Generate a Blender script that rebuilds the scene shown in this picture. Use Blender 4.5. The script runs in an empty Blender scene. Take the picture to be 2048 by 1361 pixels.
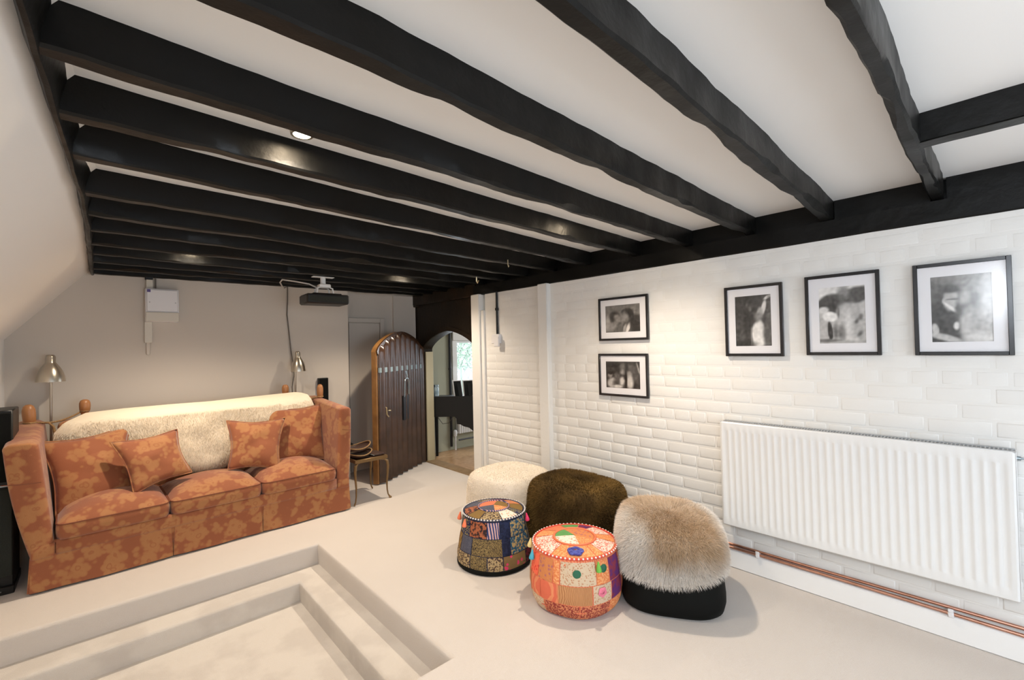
import bpy, math, random
import numpy as np
from mathutils import Matrix, Vector, noise as mnoise

random.seed(7)
RNG = np.random.default_rng(11)
S = bpy.context.scene
COL = S.collection
PI = math.pi

# ------------------------------------------------------------------ camera
cam_d = bpy.data.cameras.new('camera')
cam = bpy.data.objects.new('camera', cam_d)
COL.objects.link(cam)
RR = ((0.7392553, -0.6730702, -0.0218641), (-0.0061723, 0.0256935, -0.9996508), (0.6733969, 0.7391322, 0.0148397))
cam.matrix_world = Matrix(((RR[0][0], -RR[1][0], -RR[2][0], 0),
                           (RR[0][1], -RR[1][1], -RR[2][1], 0),
                           (RR[0][2], -RR[1][2], -RR[2][2], 1.4),
                           (0, 0, 0, 1)))
cam_d.sensor_width = 36
cam_d.lens = 908.47 / 2048 * 36
cam_d.clip_start = 0.02
S.camera = cam

# ------------------------------------------------------------------ world, exposure, daylight
w = bpy.data.worlds.new('sky')
S.world = w
w.use_nodes = True
bg = w.node_tree.nodes['Background']
bg.inputs[0].default_value = (0.72, 0.84, 1.0, 1)
bg.inputs[1].default_value = 3.0
S.view_settings.view_transform = 'Standard'
S.view_settings.look = 'None'
S.view_settings.gamma = 1
S.view_settings.use_curve_mapping = False
S.view_settings.exposure = 0.56


def area(name, loc, direction, sx, sy, power, color):
    l = bpy.data.lights.new(name, 'AREA')
    l.shape = 'RECTANGLE'
    l.size, l.size_y = sx, sy
    l.energy = power
    l.color = color
    o = bpy.data.objects.new(name, l)
    COL.objects.link(o)
    o.location = loc
    o.rotation_euler = Vector(direction).to_track_quat('-Z', 'Y').to_euler()
    return o


area('rooflight_daylight', (-0.235, -0.45, 1.80), (0.76, 0.0, -0.65), 1.25, 0.46, 19, (0.86, 0.93, 1.0))
area('front_window_daylight', (1.45, -1.92, 1.12), (-0.05, 1, 0.02), 1.7, 1.1, 16, (0.88, 0.94, 1.0))
area('hall_window_daylight', (3.95, 5.17, 1.15), (-0.1, -1, -0.35), 0.6, 0.7, 8, (0.85, 0.93, 1.0))
area('hall_side_fill', (6.05, 3.7, 1.3), (-1, 0.35, -0.1), 1.2, 1.2, 36, (0.92, 0.96, 1.0))  # added fill lamp to brighten the hall; no window in that wall

# ------------------------------------------------------------------ helpers
WM = {}


def tag(o, label=None, cat=None, group=None, kind=None):
    if label: o['label'] = label
    if cat: o['category'] = cat
    if group: o['group'] = group
    if kind: o['kind'] = kind
    return o


def empty(name, loc, rz=0.0, label=None, cat=None, group=None):
    o = bpy.data.objects.new(name, None)
    COL.objects.link(o)
    o.location = loc
    o.rotation_euler = (0, 0, rz)
    o.empty_display_size = 0.05
    WM[o] = Matrix.Translation(loc) @ Matrix.Rotation(rz, 4, 'Z')
    return tag(o, label, cat, group)


def to_local(verts, parent):
    if parent is None or parent not in WM:
        return verts
    m = np.array(WM[parent].inverted())
    v = np.asarray(verts, float)
    return v @ m[:3, :3].T + m[:3, 3]


class MB:
    """collects world-space geometry, then builds ONE mesh object"""
    def __init__(self):
        self.v, self.f = [], []

    def add(self, vs, fs):
        n = len(self.v)
        self.v.extend([tuple(p) for p in vs])
        self.f.extend([tuple(i + n for i in f) for f in fs])
        return self

    def box(self, x0, x1, y0, y1, z0, z1, b=0.0):
        return self.hexa([(x0, y0), (x1, y0), (x1, y1), (x0, y1)], z0, z1, b)

    def hexa(self, q, z0, z1, b=0.0):
        """prism on quad q with chamfered edges b"""
        c = Vector((sum(p[0] for p in q) / 4, sum(p[1] for p in q) / 4))
        if b <= 0:
            vs = [(p[0], p[1], z) for z in (z0, z1) for p in q]
            return self.add(vs, [(3, 2, 1, 0), (4, 5, 6, 7), (0, 1, 5, 4), (1, 2, 6, 5), (2, 3, 7, 6), (3, 0, 4, 7)])
        out, ins = [], []
        n = len(q)
        for i in range(n):
            p = Vector(q[i]); a = Vector(q[i - 1]); d = Vector(q[(i + 1) % n])
            out.append(p + (a - p).normalized() * b)
            out.append(p + (d - p).normalized() * b)
            ins.append(p + (a - p).normalized() * b + (d - p).normalized() * b)
        vs = [(p.x, p.y, z0) for p in ins] + [(p.x, p.y, z0 + b) for p in out] + [(p.x, p.y, z1 - b) for p in out] + [(p.x, p.y, z1) for p in ins]
        fs = [(3, 2, 1, 0), (20, 21, 22, 23)]
        for k in range(8):
            fs.append((4 + k, 4 + (k + 1) % 8, 12 + (k + 1) % 8, 12 + k))
        for i in range(4):
            j = (i + 1) % 4
            fs.append((i, 4 + 2 * i + 1, 4 + 2 * i))
            fs.append((i, j, 4 + 2 * j, 4 + 2 * i + 1))
            fs.append((20 + i, 12 + 2 * i, 12 + 2 * i + 1))
            fs.append((20 + i, 12 + 2 * i + 1, 12 + 2 * j, 20 + j))
        return self.add(vs, fs)

    def tube(self, pts, r, n=8, cap=True):
        pts = [Vector(p) for p in pts]
        rs = r if isinstance(r, (list, tuple)) else [r] * len(pts)
        vs, fs = [], []
        up = Vector((0, 0, 1))
        prev = None
        for i, p in enumerate(pts):
            t = (pts[min(i + 1, len(pts) - 1)] - pts[max(i - 1, 0)]).normalized()
            if prev is None:
                a = t.cross(up)
                if a.length < 1e-3: a = t.cross(Vector((1, 0, 0)))
                a.normalize()
            else:
                a = (prev - t * prev.dot(t)).normalized()
            prev = a
            b = t.cross(a)
            for k in range(n):
                an = 2 * PI * k / n
                vs.append(p + (a * math.cos(an) + b * math.sin(an)) * rs[i])
        for i in range(len(pts) - 1):
            for k in range(n):
                k2 = (k + 1) % n
                fs.append((i * n + k, i * n + k2, (i + 1) * n + k2, (i + 1) * n + k))
        if cap:
            fs.append(tuple(range(n))[::-1])
            fs.append(tuple((len(pts) - 1) * n + k for k in range(n)))
        return self.add(vs, fs)

    def lathe(self, prof, c, n=24, axis=None):
        """prof: list of (r,z); c: base point; axis: direction vector"""
        ax = Vector(axis or (0, 0, 1)).normalized()
        a = ax.cross(Vector((0, 1, 0)) if abs(ax.y) < .9 else Vector((1, 0, 0))).normalized()
        b = ax.cross(a)
        c = Vector(c)
        vs, fs = [], []
        for r, z in prof:
            for k in range(n):
                an = 2 * PI * k / n
                vs.append(c + ax * z + (a * math.cos(an) + b * math.sin(an)) * r)
        for i in range(len(prof) - 1):
            for k in range(n):
                k2 = (k + 1) % n
                fs.append((i * n + k, i * n + k2, (i + 1) * n + k2, (i + 1) * n + k))
        return self.add(vs, fs)

    def grid(self, P):
        """P: (m,n,3) array"""
        m, n = len(P), len(P[0])
        vs = [tuple(P[i][j]) for i in range(m) for j in range(n)]
        fs = [(i * n + j, i * n + j + 1, (i + 1) * n + j + 1, (i + 1) * n + j) for i in range(m - 1) for j in range(n - 1)]
        return self.add(vs, fs)

    def build(self, name, mat, parent=None, smooth=True, ang=38, **kw):
        me = bpy.data.meshes.new(name)
        me.from_pydata([tuple(p) for p in to_local(self.v, parent)], [], self.f)
        return link_mesh(name, me, mat, parent, smooth, ang, **kw)


def link_mesh(name, me, mat, parent=None, smooth=True, ang=38, recalc=True, **kw):
    if recalc:
        import bmesh
        bm = bmesh.new()
        bm.from_mesh(me)
        bmesh.ops.recalc_face_normals(bm, faces=bm.faces)
        bm.to_mesh(me)
        bm.free()
    if smooth:
        me.shade_smooth()
        me.set_sharp_from_angle(angle=math.radians(ang))
    for m in (mat if isinstance(mat, (list, tuple)) else [mat]):
        me.materials.append(m)
    o = bpy.data.objects.new(name, me)
    COL.objects.link(o)
    if parent is not None:
        o.parent = parent
        if parent in WM: WM[o] = WM[parent]
    else:
        WM[o] = Matrix.Identity(4)
    return tag(o, **kw)


def solid(P, th, name, mat, parent=None, **kw):
    """closed thin shell from a grid: P front, offset along th vector"""
    P = np.asarray(P, float)
    Q = P + np.asarray(th, float)
    m, n = P.shape[:2]
    vs = [tuple(p) for p in P.reshape(-1, 3)] + [tuple(p) for p in Q.reshape(-1, 3)]
    k = m * n
    fs = []
    for i in range(m - 1):
        for j in range(n - 1):
            a = i * n + j
            fs.append((a, a + 1, a + n + 1, a + n))
            fs.append((k + a, k + a + n, k + a + n + 1, k + a + 1))
    rim = [(i * n, (i + 1) * n) for i in range(m - 1)] + [((m - 1) * n + j, (m - 1) * n + j + 1) for j in range(n - 1)] \
        + [((i + 1) * n + n - 1, i * n + n - 1) for i in range(m - 1)] + [(j + 1, j) for j in range(n - 1)]
    for a, b in rim:
        fs.append((a, b, k + b, k + a))
    mb = MB()
    mb.add(vs, fs)
    return mb.build(name, mat, parent, **kw)


# ------------------------------------------------------------------ materials
def nodes(m):
    return m.node_tree.nodes, m.node_tree.links


def mat(name, col, rough=0.6, metal=0.0, spec=0.5, bump=None, var=None, sheen=0.0, coords='Object', coat=0.0):
    """col linear; bump=(scale,strength,detail); var=(scale, col2, lo, hi)"""
    m = bpy.data.materials.new(name)
    m.use_nodes = True
    N, L = nodes(m)
    b = N['Principled BSDF']
    b.inputs['Base Color'].default_value = (*col, 1)
    b.inputs['Roughness'].default_value = rough
    b.inputs['Metallic'].default_value = metal
    b.inputs['Specular IOR Level'].default_value = spec
    b.inputs['Sheen Weight'].default_value = sheen
    b.inputs['Coat Weight'].default_value = coat
    tc = N.new('ShaderNodeTexCoord')
    if var:
        nz = N.new('ShaderNodeTexNoise')
        nz.inputs['Scale'].default_value = var[0]
        nz.inputs['Detail'].default_value = 4
        L.new(tc.outputs[coords], nz.inputs['Vector'])
        r = N.new('ShaderNodeValToRGB')
        r.color_ramp.elements[0].position = var[2]
        r.color_ramp.elements[1].position = var[3]
        r.color_ramp.elements[0].color = (*col, 1)
        r.color_ramp.elements[1].color = (*var[1], 1)
        L.new(nz.outputs['Fac'], r.inputs['Fac'])
        L.new(r.outputs['Color'], b.inputs['Base Color'])
    if bump:
        nz = N.new('ShaderNodeTexNoise')
        nz.inputs['Scale'].default_value = bump[0]
        nz.inputs['Detail'].default_value = bump[2] if len(bump) > 2 else 3
        L.new(tc.outputs[coords], nz.inputs['Vector'])
        bp = N.new('ShaderNodeBump')
        bp.inputs['Strength'].default_value = bump[1]
        bp.inputs['Distance'].default_value = 0.01
        L.new(nz.outputs['Fac'], bp.inputs['Height'])
        L.new(bp.outputs['Normal'], b.inputs['Normal'])
    return m


M = {}
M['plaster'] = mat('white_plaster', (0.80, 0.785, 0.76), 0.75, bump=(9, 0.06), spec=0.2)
M['backwall'] = mat('dimmed_white_plaster', (0.60, 0.545, 0.48), 0.8, bump=(7, 0.08), spec=0.2)  # white paint; its dim, warm lighting is put into the colour
M['ceiling'] = mat('ceiling_white', (0.80, 0.79, 0.77), 0.8, bump=(5, 0.05), spec=0.2)
M['brickpaint'] = mat('painted_brick', (0.755, 0.742, 0.712), 0.5, bump=(22, 0.14, 4), spec=0.3)
M['mortar'] = mat('painted_mortar', (0.75, 0.737, 0.707), 0.55, bump=(40, 0.15, 4), spec=0.3)
M['white'] = mat('white_gloss', (0.83, 0.83, 0.82), 0.3, spec=0.45)
M['radiator'] = mat('radiator_enamel', (0.74, 0.74, 0.73), 0.3, spec=0.4)
M['greyslot'] = mat('grille_grey', (0.42, 0.43, 0.44), 0.5)
M['plastic'] = mat('white_plastic', (0.74, 0.73, 0.74), 0.4)
M['trunk'] = mat('cream_trunking', (0.62, 0.58, 0.50), 0.5)
M['purple'] = mat('purple_sticker', (0.09, 0.06, 0.22), 0.5)
M['black'] = mat('black_satin', (0.006, 0.006, 0.006), 0.4, spec=.35)
M['blackframe'] = mat('black_frame_lacquer', (0.012, 0.012, 0.014), 0.25, spec=0.6)
M['blackmatte'] = mat('black_matte', (0.0045, 0.005, 0.0045), 0.7, spec=0.12)
M['speakergrille'] = mat('speaker_cloth', (0.018, 0.021, 0.016), 0.85, bump=(400, 0.5, 1))
M['carpet'] = mat('pale_carpet', (0.60, 0.55, 0.505), 0.95, bump=(420, 0.35, 2), var=(3.0, (0.585, 0.535, 0.49), 0.35, 0.7), spec=0.1, sheen=0.15)
M['pitcarpet'] = mat('pit_carpet', (0.60, 0.555, 0.505), 0.95, bump=(420, 0.35, 2), var=(4.5, (0.54, 0.495, 0.45), 0.45, 0.58), spec=0.1, sheen=0.15)
M['nickel'] = mat('brushed_nickel', (0.56, 0.51, 0.43), 0.28, metal=1.0, bump=(90, 0.03))
M['copper'] = mat('copper_pipe', (0.66, 0.36, 0.265), 0.34, metal=1.0, var=(14, (0.50, 0.26, 0.18), 0.45, 0.7))
M['iron'] = mat('dark_iron', (0.05, 0.05, 0.055), 0.4, metal=0.8)
M['steel'] = mat('worn_steel', (0.34, 0.40, 0.44), 0.3, metal=1.0)
M['bronze'] = mat('aged_bronze', (0.20, 0.125, 0.055), 0.42, metal=0.7, bump=(60, 0.2))
M['band'] = mat('grey_band', (0.24, 0.33, 0.37), 0.45)
M['brass'] = mat('old_brass', (0.62, 0.50, 0.30), 0.3, metal=1.0)
M['oak'] = mat('dark_oak', (0.034, 0.015, 0.007), 0.24, bump=(14, 0.06, 3), var=(6, (0.060, 0.026, 0.012), 0.4, 0.75), spec=0.6)
M['oaklight'] = mat('pale_oak_edge', (0.26, 0.125, 0.035), 0.5, bump=(30, 0.2, 5), var=(8, (0.17, 0.075, 0.02), 0.4, 0.7))
M['oakframe'] = mat('blackened_oak', (0.016, 0.011, 0.007), 0.42, bump=(24, 0.3, 6), var=(4, (0.035, 0.018, 0.009), 0.5, 0.8), spec=0.2)
M['finial'] = mat('turned_beech', (0.36, 0.155, 0.055), 0.4, bump=(40, 0.08))
M['rope'] = mat('twisted_cord', (0.34, 0.20, 0.085), 0.8, bump=(180, 0.7, 1))
M['hallwall'] = mat('sage_wall', (0.40, 0.40, 0.31), 0.8, bump=(8, 0.08), spec=0.2)
M['jamb'] = mat('cream_reveal', (0.50, 0.45, 0.31), 0.7, bump=(20, 0.2))
M['parquet'] = mat('parquet_oak', (0.34, 0.20, 0.10), 0.28, bump=(20, 0.08), var=(18, (0.46, 0.29, 0.16), 0.4, 0.65))
M['threshold'] = mat('threshold_oak', (0.27, 0.18, 0.095), 0.5, bump=(40, 0.15), var=(12, (0.20, 0.125, 0.06), 0.4, 0.7))
M['paleleaf'] = mat('hedge_green', (0.50, 0.60, 0.46), 0.8)
M['outside'] = mat('garden_wall', (0.72, 0.73, 0.74), 0.8)
M['lead'] = mat('lead_came', (0.45, 0.46, 0.47), 0.5, metal=0.5)
M['mat_board'] = mat('mat_board', (0.80, 0.79, 0.81), 0.8)
M['pearl'] = mat('pearl_bead', (0.85, 0.78, 0.72), 0.2)
M['book'] = mat('dark_leather', (0.05, 0.025, 0.018), 0.45)
M['cabling'] = mat('grey_cable', (0.14, 0.125, 0.11), 0.6)
M['whitecable'] = mat('white_cable', (0.6, 0.58, 0.55), 0.5)


def beam_mat():
    m = mat('black_painted_beam', (0.0027, 0.0027, 0.0023), 0.36, bump=(16, 0.35, 6), spec=0.24)
    N, L = nodes(m)
    b = N['Principled BSDF']
    tc = N.new('ShaderNodeTexCoord')
    nz = N.new('ShaderNodeTexNoise')
    nz.inputs['Scale'].default_value = 3.2
    nz.inputs['Detail'].default_value = 5
    L.new(tc.outputs['Object'], nz.inputs['Vector'])
    r = N.new('ShaderNodeMapRange')
    r.inputs['From Min'].default_value = 0.38
    r.inputs['From Max'].default_value = 0.62
    r.inputs['To Min'].default_value = 0.34
    r.inputs['To Max'].default_value = 0.54
    L.new(nz.outputs['Fac'], r.inputs['Value'])
    L.new(r.outputs['Result'], b.inputs['Roughness'])
    return m


M['beam'] = beam_mat()


def fabric_mat():
    """rust damask with ochre blossoms"""
    m = mat('rust_damask', (0.3, 0.1, 0.04), 0.75, spec=0.25, sheen=0.25)
    N, L = nodes(m)
    b = N['Principled BSDF']
    tc = N.new('ShaderNodeTexCoord')
    nz = N.new('ShaderNodeTexNoise')
    nz.inputs['Scale'].default_value = 9
    nz.inputs['Detail'].default_value = 1
    L.new(tc.outputs['Object'], nz.inputs['Vector'])
    mx = N.new('ShaderNodeMix'); mx.data_type = 'RGBA'
    mx.inputs['Factor'].default_value = 0.10
    L.new(tc.outputs['Object'], mx.inputs['A']); L.new(nz.outputs['Color'], mx.inputs['B'])
    v1 = N.new('ShaderNodeTexVoronoi'); v1.inputs['Scale'].default_value = 10.5     # blossoms
    v2 = N.new('ShaderNodeTexVoronoi'); v2.inputs['Scale'].default_value = 28      # petals
    L.new(mx.outputs['Result'], v1.inputs['Vector']); L.new(tc.outputs['Object'], v2.inputs['Vector'])
    a = N.new('ShaderNodeMath'); a.operation = 'MULTIPLY_ADD'
    L.new(v2.outputs['Distance'], a.inputs[0]); a.inputs[1].default_value = 0.46
    L.new(v1.outputs['Distance'], a.inputs[2])
    r = N.new('ShaderNodeValToRGB')
    e = r.color_ramp.elements
    e[0].position = 0.0; e[0].color = (0.385, 0.172, 0.066, 1)
    e[1].position = 0.86; e[1].color = (0.275, 0.090, 0.038, 1)
    for p, c in ((0.30, (0.37, 0.165, 0.064, 1)), (0.37, (0.315, 0.115, 0.046, 1)), (0.46, (0.38, 0.17, 0.066, 1)), (0.68, (0.365, 0.157, 0.061, 1)), (0.80, (0.295, 0.098, 0.041, 1))):
        k = e.new(p); k.color = c
    L.new(a.outputs['Value'], r.inputs['Fac'])
    L.new(r.outputs['Color'], b.inputs['Base Color'])
    wv = N.new('ShaderNodeTexNoise'); wv.inputs['Scale'].default_value = 300
    L.new(tc.outputs['Object'], wv.inputs['Vector'])
    bp = N.new('ShaderNodeBump'); bp.inputs['Strength'].default_value = 0.25; bp.inputs['Distance'].default_value = 0.004
    L.new(wv.outputs['Fac'], bp.inputs['Height']); L.new(bp.outputs['Normal'], b.inputs['Normal'])
    return m


M['damask'] = fabric_mat()
M['piping'] = mat('rust_piping', (0.16, 0.045, 0.018), 0.8)


def attr_mat(name, rough=0.8, sheen=0.0, spec=0.2):
    m = mat(name, (1, 1, 1), rough, spec=spec, sheen=sheen)
    N, L = nodes(m)
    a = N.new('ShaderNodeVertexColor'); a.layer_name = 'Col'
    L.new(a.outputs['Color'], N['Principled BSDF'].inputs['Base Color'])
    return m


M['fur'] = attr_mat('sheepskin_fibres', 0.85, spec=0.15)
M['print'] = attr_mat('photo_print', 0.6)


def glass_mat():
    m = bpy.data.materials.new('picture_glass')
    m.use_nodes = True
    N, L = nodes(m)
    N.remove(N['Principled BSDF'])
    out = N['Material Output']
    t = N.new('ShaderNodeBsdfTransparent'); g = N.new('ShaderNodeBsdfGlossy'); g.inputs['Roughness'].default_value = 0.16
    lw = N.new('ShaderNodeLayerWeight')
    p5 = N.new('ShaderNodeMath'); p5.operation = 'POWER'; p5.inputs[1].default_value = 5
    f = N.new('ShaderNodeMath'); f.operation = 'MULTIPLY_ADD'; f.inputs[1].default_value = .9; f.inputs[2].default_value = .035
    L.new(lw.outputs['Facing'], p5.inputs[0]); L.new(p5.outputs[0], f.inputs[0])
    x = N.new('ShaderNodeMixShader')
    L.new(f.outputs[0], x.inputs[0]); L.new(t.outputs[0], x.inputs[1]); L.new(g.outputs[0], x.inputs[2])
    L.new(x.outputs[0], out.inputs['Surface'])
    return m


M['glass'] = glass_mat()


def emit_mat(name, col, s):
    m = bpy.data.materials.new(name)
    m.use_nodes = True
    b = m.node_tree.nodes['Principled BSDF']
    b.inputs['Base Color'].default_value = (*col, 1)
    b.inputs['Emission Color'].default_value = (*col, 1)
    b.inputs['Emission Strength'].default_value = s
    return m


M['bulb'] = emit_mat('warm_bulb', (1.0, 0.80, 0.55), 240)

WARM = (1.0, 0.85, 0.68)

# ================================================================== SETTING
XR = 2.934          # right wall plane
YB = 4.90           # back wall plane
YR = 5.12           # back of the alcove beside the door
ZC = 2.155          # plaster ceiling
ZB = 2.05           # underside of the beams
XK = -0.503         # knee wall
PX, PY0, PY1 = 1.17, 1.745, 3.43   # the sunken pit


# --- floor with stepped pit
def ring(prof):
    """offset U rings around the pit: prof = [(inset, z)...]"""
    rows = []
    for d, z in prof:
        rows.append([(XK - 0.02, PY1 - d, z), (PX - d, PY1 - d, z), (PX - d, PY0 + d, z), (XK - 0.02, PY0 + d, z)])
    return rows


def rounded(d0, z0, z1, r=0.022):
    """profile of a carpeted nosing at inset d0 from height z0 down to z1"""
    p = []
    for k in range(6):
        a = PI / 2 * k / 5
        p.append((d0 - r + r * math.sin(a), z0 - r + r * math.cos(a)))
    p += [(d0 + 0.002, z0 - r - 0.02), (d0, (z0 + z1) / 2), (d0, z1)]
    return p


mb = MB()
x0, x1, y0, y1 = -0.6, 3.02, -2.1, 5.2
d = 0.022
mb.add([(x0, PY1 + d, 0), (PX + d, PY1 + d, 0), (PX + d, PY0 - d, 0), (x0, PY0 - d, 0), (x0, y1, 0), (x1, y1, 0), (x1, y0, 0), (x0, y0, 0)],
       [(0, 1, 5, 4), (1, 2, 6, 5), (2, 3, 7, 6)])
mb.grid(ring([(-0.022, 0)] + rounded(0.0, 0.0, -0.142)))
floor = mb.build('floor', M['carpet'], ang=60, kind='structure', label='pale beige carpeted floor around the sunken step-down pit', )
mb = MB()
mb.grid(ring([(0.0, -0.142), (0.1, -0.142)] + rounded(0.185, -0.142, -0.27)))
mb.build('step', M['pitcarpet'], floor, ang=60)
mb = MB()
pr = ring([(0.185, -0.27)])[0]
mb.add(pr, [(0, 1, 2, 3)])
mb.build('pit_base', M['pitcarpet'], floor)

# --- ceiling and its beams
def plate_x(y):
    return float(np.interp(y, [-2.0, 1.0, 1.2, 1.4, 1.7, 1.96, 2.47, 3.08, 4.9], [-.115, -.109, -.107, -.101, -.088, -.076, -.054, -.042, -.039]))


mb = MB().box(-0.2, 3.3, -2.1, 5.3, ZC, ZC + 0.05)
ceiling = mb.build('ceiling', M['ceiling'], kind='structure', label='white plaster ceiling between black painted timber beams')


def beam(p0, p1, wd, z0, z1, seed, parent, name='beam', n=54, amp=0.006, chips=True):
    """rough-sawn timber from p0 to p1 (x,y) ; wd width to the left of the line"""
    p0, p1 = Vector(p0), Vector(p1)
    t = (p1 - p0).normalized()
    s = Vector((-t.y, t.x))
    L = (p1 - p0).length
    rows = []
    c = 0.007
    for i in range(n + 1):
        u = L * i / n
        q = p0 + t * u

        def nz(k, f=2.2):
            return mnoise.noise(Vector((u * f + seed * 7.1, k * 3.3, seed))) * amp + mnoise.noise(Vector((u * 11 + seed * 3.7, k * 5.1, seed))) * amp * .45
        chip = max(0, mnoise.noise(Vector((u * 5.5, seed * 2.3, 4.4))) - .27) * .05 if chips else 0
        chip2 = max(0, mnoise.noise(Vector((u * 4.5, seed * 1.3, 9.4))) - .29) * .05 if chips else 0
        a0, a1 = -nz(1) + 0, wd + nz(2)
        zb = z0 + nz(3)
        prof = [(a0, z1), (a0 + nz(5) * .4, (z0 + z1) / 2), (a0 + nz(4) * .6, zb + c + chip), (a0 + c + chip, zb), (a1 - c - chip2, zb + nz(6) * .3), (a1, zb + c + chip2), (a1, z1)]
        rows.append([(q.x + s.x * a, q.y + s.y * a, z) for a, z in prof])
    m_ = MB()
    m_.grid(rows)
    k = len(rows[0])
    m_.add(rows[0], [tuple(range(k))]); m_.add(rows[-1], [tuple(range(k))])
    return m_.build(name, M['beam'], parent, ang=30)


BEAMS = [(.209, .242), (.566, .684), (.985, 1.085), (1.397, 1.481), (1.725, 1.875), (2.055, 2.34), (2.515, 2.70), (2.868, 3.06),
         (3.225, 3.36), (3.62, 3.70), (3.985, 4.04), (4.31, 4.37), (4.62, 4.68), (4.895, 4.90)]
for i, (yl, yr) in enumerate(BEAMS):
    wd = 0.056 if i != 0 else 0.046
    beam((plate_x(yl) + .004, yl - wd), (2.985, yr - wd), wd, ZB, ZC + .003, i + 1, ceiling, n=80, amp=.0085)
beam((2.10, .19), (2.085, -1.9), -0.05, ZB + .004, ZC + .003, 31, ceiling)                       # trimmer running back to the right
for k, y in enumerate((-.55, -1.0, -1.45)):
    beam((-0.10, y), (2.06, y), 0.056, ZB, ZC + .003, 60 + k, ceiling)
def left_plate():
    rows = []
    for i in range(141):
        y = -2.0 + 6.93 * i / 140
        nz = lambda k, f=6: mnoise.noise(Vector((y * f, k * 3.3, 2.7))) * .006
        x = plate_x(y) + nz(1, 9) * .7
        zb = ZB - .012 + nz(2)
        rows.append([(x - .03, y, ZC + .003), (x - .008, y, zb + .03), (x, y, zb + .004), (x + .003, y, zb), (x + .013 + nz(3) * .5, y, zb + nz(4) * .5), (x + .017 + nz(3) * .5, y, zb + .008), (x + .020, y, zb + .04), (x + .040 + nz(5), y, ZC + .003)])
    m_ = MB(); m_.grid(rows)
    return m_.build('wall_plate', M['beam'], ceiling, ang=30)


left_plate()
MB().box(3.0, 3.06, -2.0, 3.8, 1.93, 2.2).build('gap_blocker', M['beam'], ceiling)  # added dark box, keeps the bright sky out of gaps between beam ends
beam((2.925, 3.80), (2.925, -2.0), 0.12, 1.945, 2.046, 41, ceiling, 'wall_plate', n=80, amp=.003, chips=False)
ys = [-2.0] + [b[1] for b in BEAMS[:11]]
for i in range(len(ys) - 1):                                                                      # infill boards between beam ends
    beam((2.962, ys[i + 1] - .056), (2.962, ys[i] + .001), 0.03, 2.043, ZC + .002, 70 + i, ceiling, 'infill_board', n=8, amp=.003, chips=False)

# hooks left in the beams
MB().tube([(2.28, 2.53, 2.055), (2.28, 2.53, 2.02), (2.285, 2.528, 2.0), (2.29, 2.528, 2.012)], .004, 6).build('hook', M['brass'], ceiling)
MB().tube([(2.58, 3.30, 2.055), (2.58, 3.30, 2.01), (2.59, 3.30, 1.995), (2.605, 3.30, 2.02)], .007, 6).build('hook', M['brass'], ceiling)

# --- back wall, slope and knee wall
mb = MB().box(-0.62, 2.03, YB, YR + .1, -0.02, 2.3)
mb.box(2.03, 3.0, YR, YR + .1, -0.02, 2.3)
wall_back = mb.build('wall_back', M['backwall'], kind='structure', label='plain white back wall behind the orange sofa with an alcove on its right')
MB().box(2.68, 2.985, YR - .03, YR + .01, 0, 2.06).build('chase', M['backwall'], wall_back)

# white flush door in the alcove
d2 = empty('door_2', (2.32, YR, 0), label='plain white flush door in the dim alcove behind the oak door')
d2['kind'] = 'structure'
MB().box(2.125, 2.50, YR - .018, YR + .005, 0.01, 1.715, .003).build('door_panel', M['backwall'], d2)
mb = MB()
mb.box(2.06, 2.118, YR - .026, YR + .005, 0, 1.775, .004)
mb.box(2.507, 2.565, YR - .026, YR + .005, 0, 1.775, .004)
mb.box(2.118, 2.507, YR - .026, YR + .005, 1.722, 1.775, .004)
mb.build('architrave', M['backwall'], d2)
MB().box(2.026, 2.034, YB + .012, YB + .04, .885, 1.055, .001).build('edge_plate', M['iron'], wall_back)

# slope: from the plate down to the knee wall; rooflight hole behind the camera
xt, zt, xb, zb_ = -0.075, 2.075, XK, 1.531


def sl(s, y, off=0.0):
    nx, nz_ = 0.786, -0.618
    xt = plate_x(y) - .012
    return (xt + (xb - xt) * s + nx * off, y, zt + (zb_ - zt) * s + nz_ * off)


mb = MB()
H0, H1, S0, S1 = -1.12, 0.22, 0.12, 0.90
mb.grid([[sl(-.15, y), sl(0.5, y), sl(1, y)] for y in np.linspace(H1, 4.93, 20)])
mb.grid([[sl(-.15, y), sl(0.5, y), sl(1, y)] for y in (-2.1, H0)])
mb.grid([[sl(-.15, y), sl(S0, y)] for y in (H0, H1)])
mb.grid([[sl(S1, y), sl(1, y)] for y in (H0, H1)])
mb.grid([[(XK, y, zb_), (XK, y, -0.3)] for y in (-2.1, 4.95)])
wall_left = mb.build('wall_left', M['plaster'], kind='structure', label='white sloping attic wall on the left above a low knee wall')

wn = empty('window_1', sl(.5, -.5), label='rooflight in the white sloping wall beside the camera')
wn['kind'] = 'structure'
mb = MB()
for (ya, yb) in ((H0, H0 + .05), (H1 - .05, H1)):
    P = [[sl(S0, ya, 0.004), sl(S0, yb, 0.004)], [sl(S1, ya, 0.004), sl(S1, yb, 0.004)]]
    Q = [[sl(S0, ya, -.05), sl(S0, yb, -.05)], [sl(S1, ya, -.05), sl(S1, yb, -.05)]]
    mb.grid(P); mb.grid(Q)
    mb.grid([[P[0][1], Q[0][1]], [P[1][1], Q[1][1]]]); mb.grid([[P[0][0], Q[0][0]], [P[1][0], Q[1][0]]])
mb.build('window_frame', M['white'], wn)
mb = MB().grid([[sl(S0, H0, -.04), sl(S0, H1, -.04)], [sl(S1, H0, -.04), sl(S1, H1, -.04)]])
mb.build('pane', M['glass'], wn)

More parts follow.
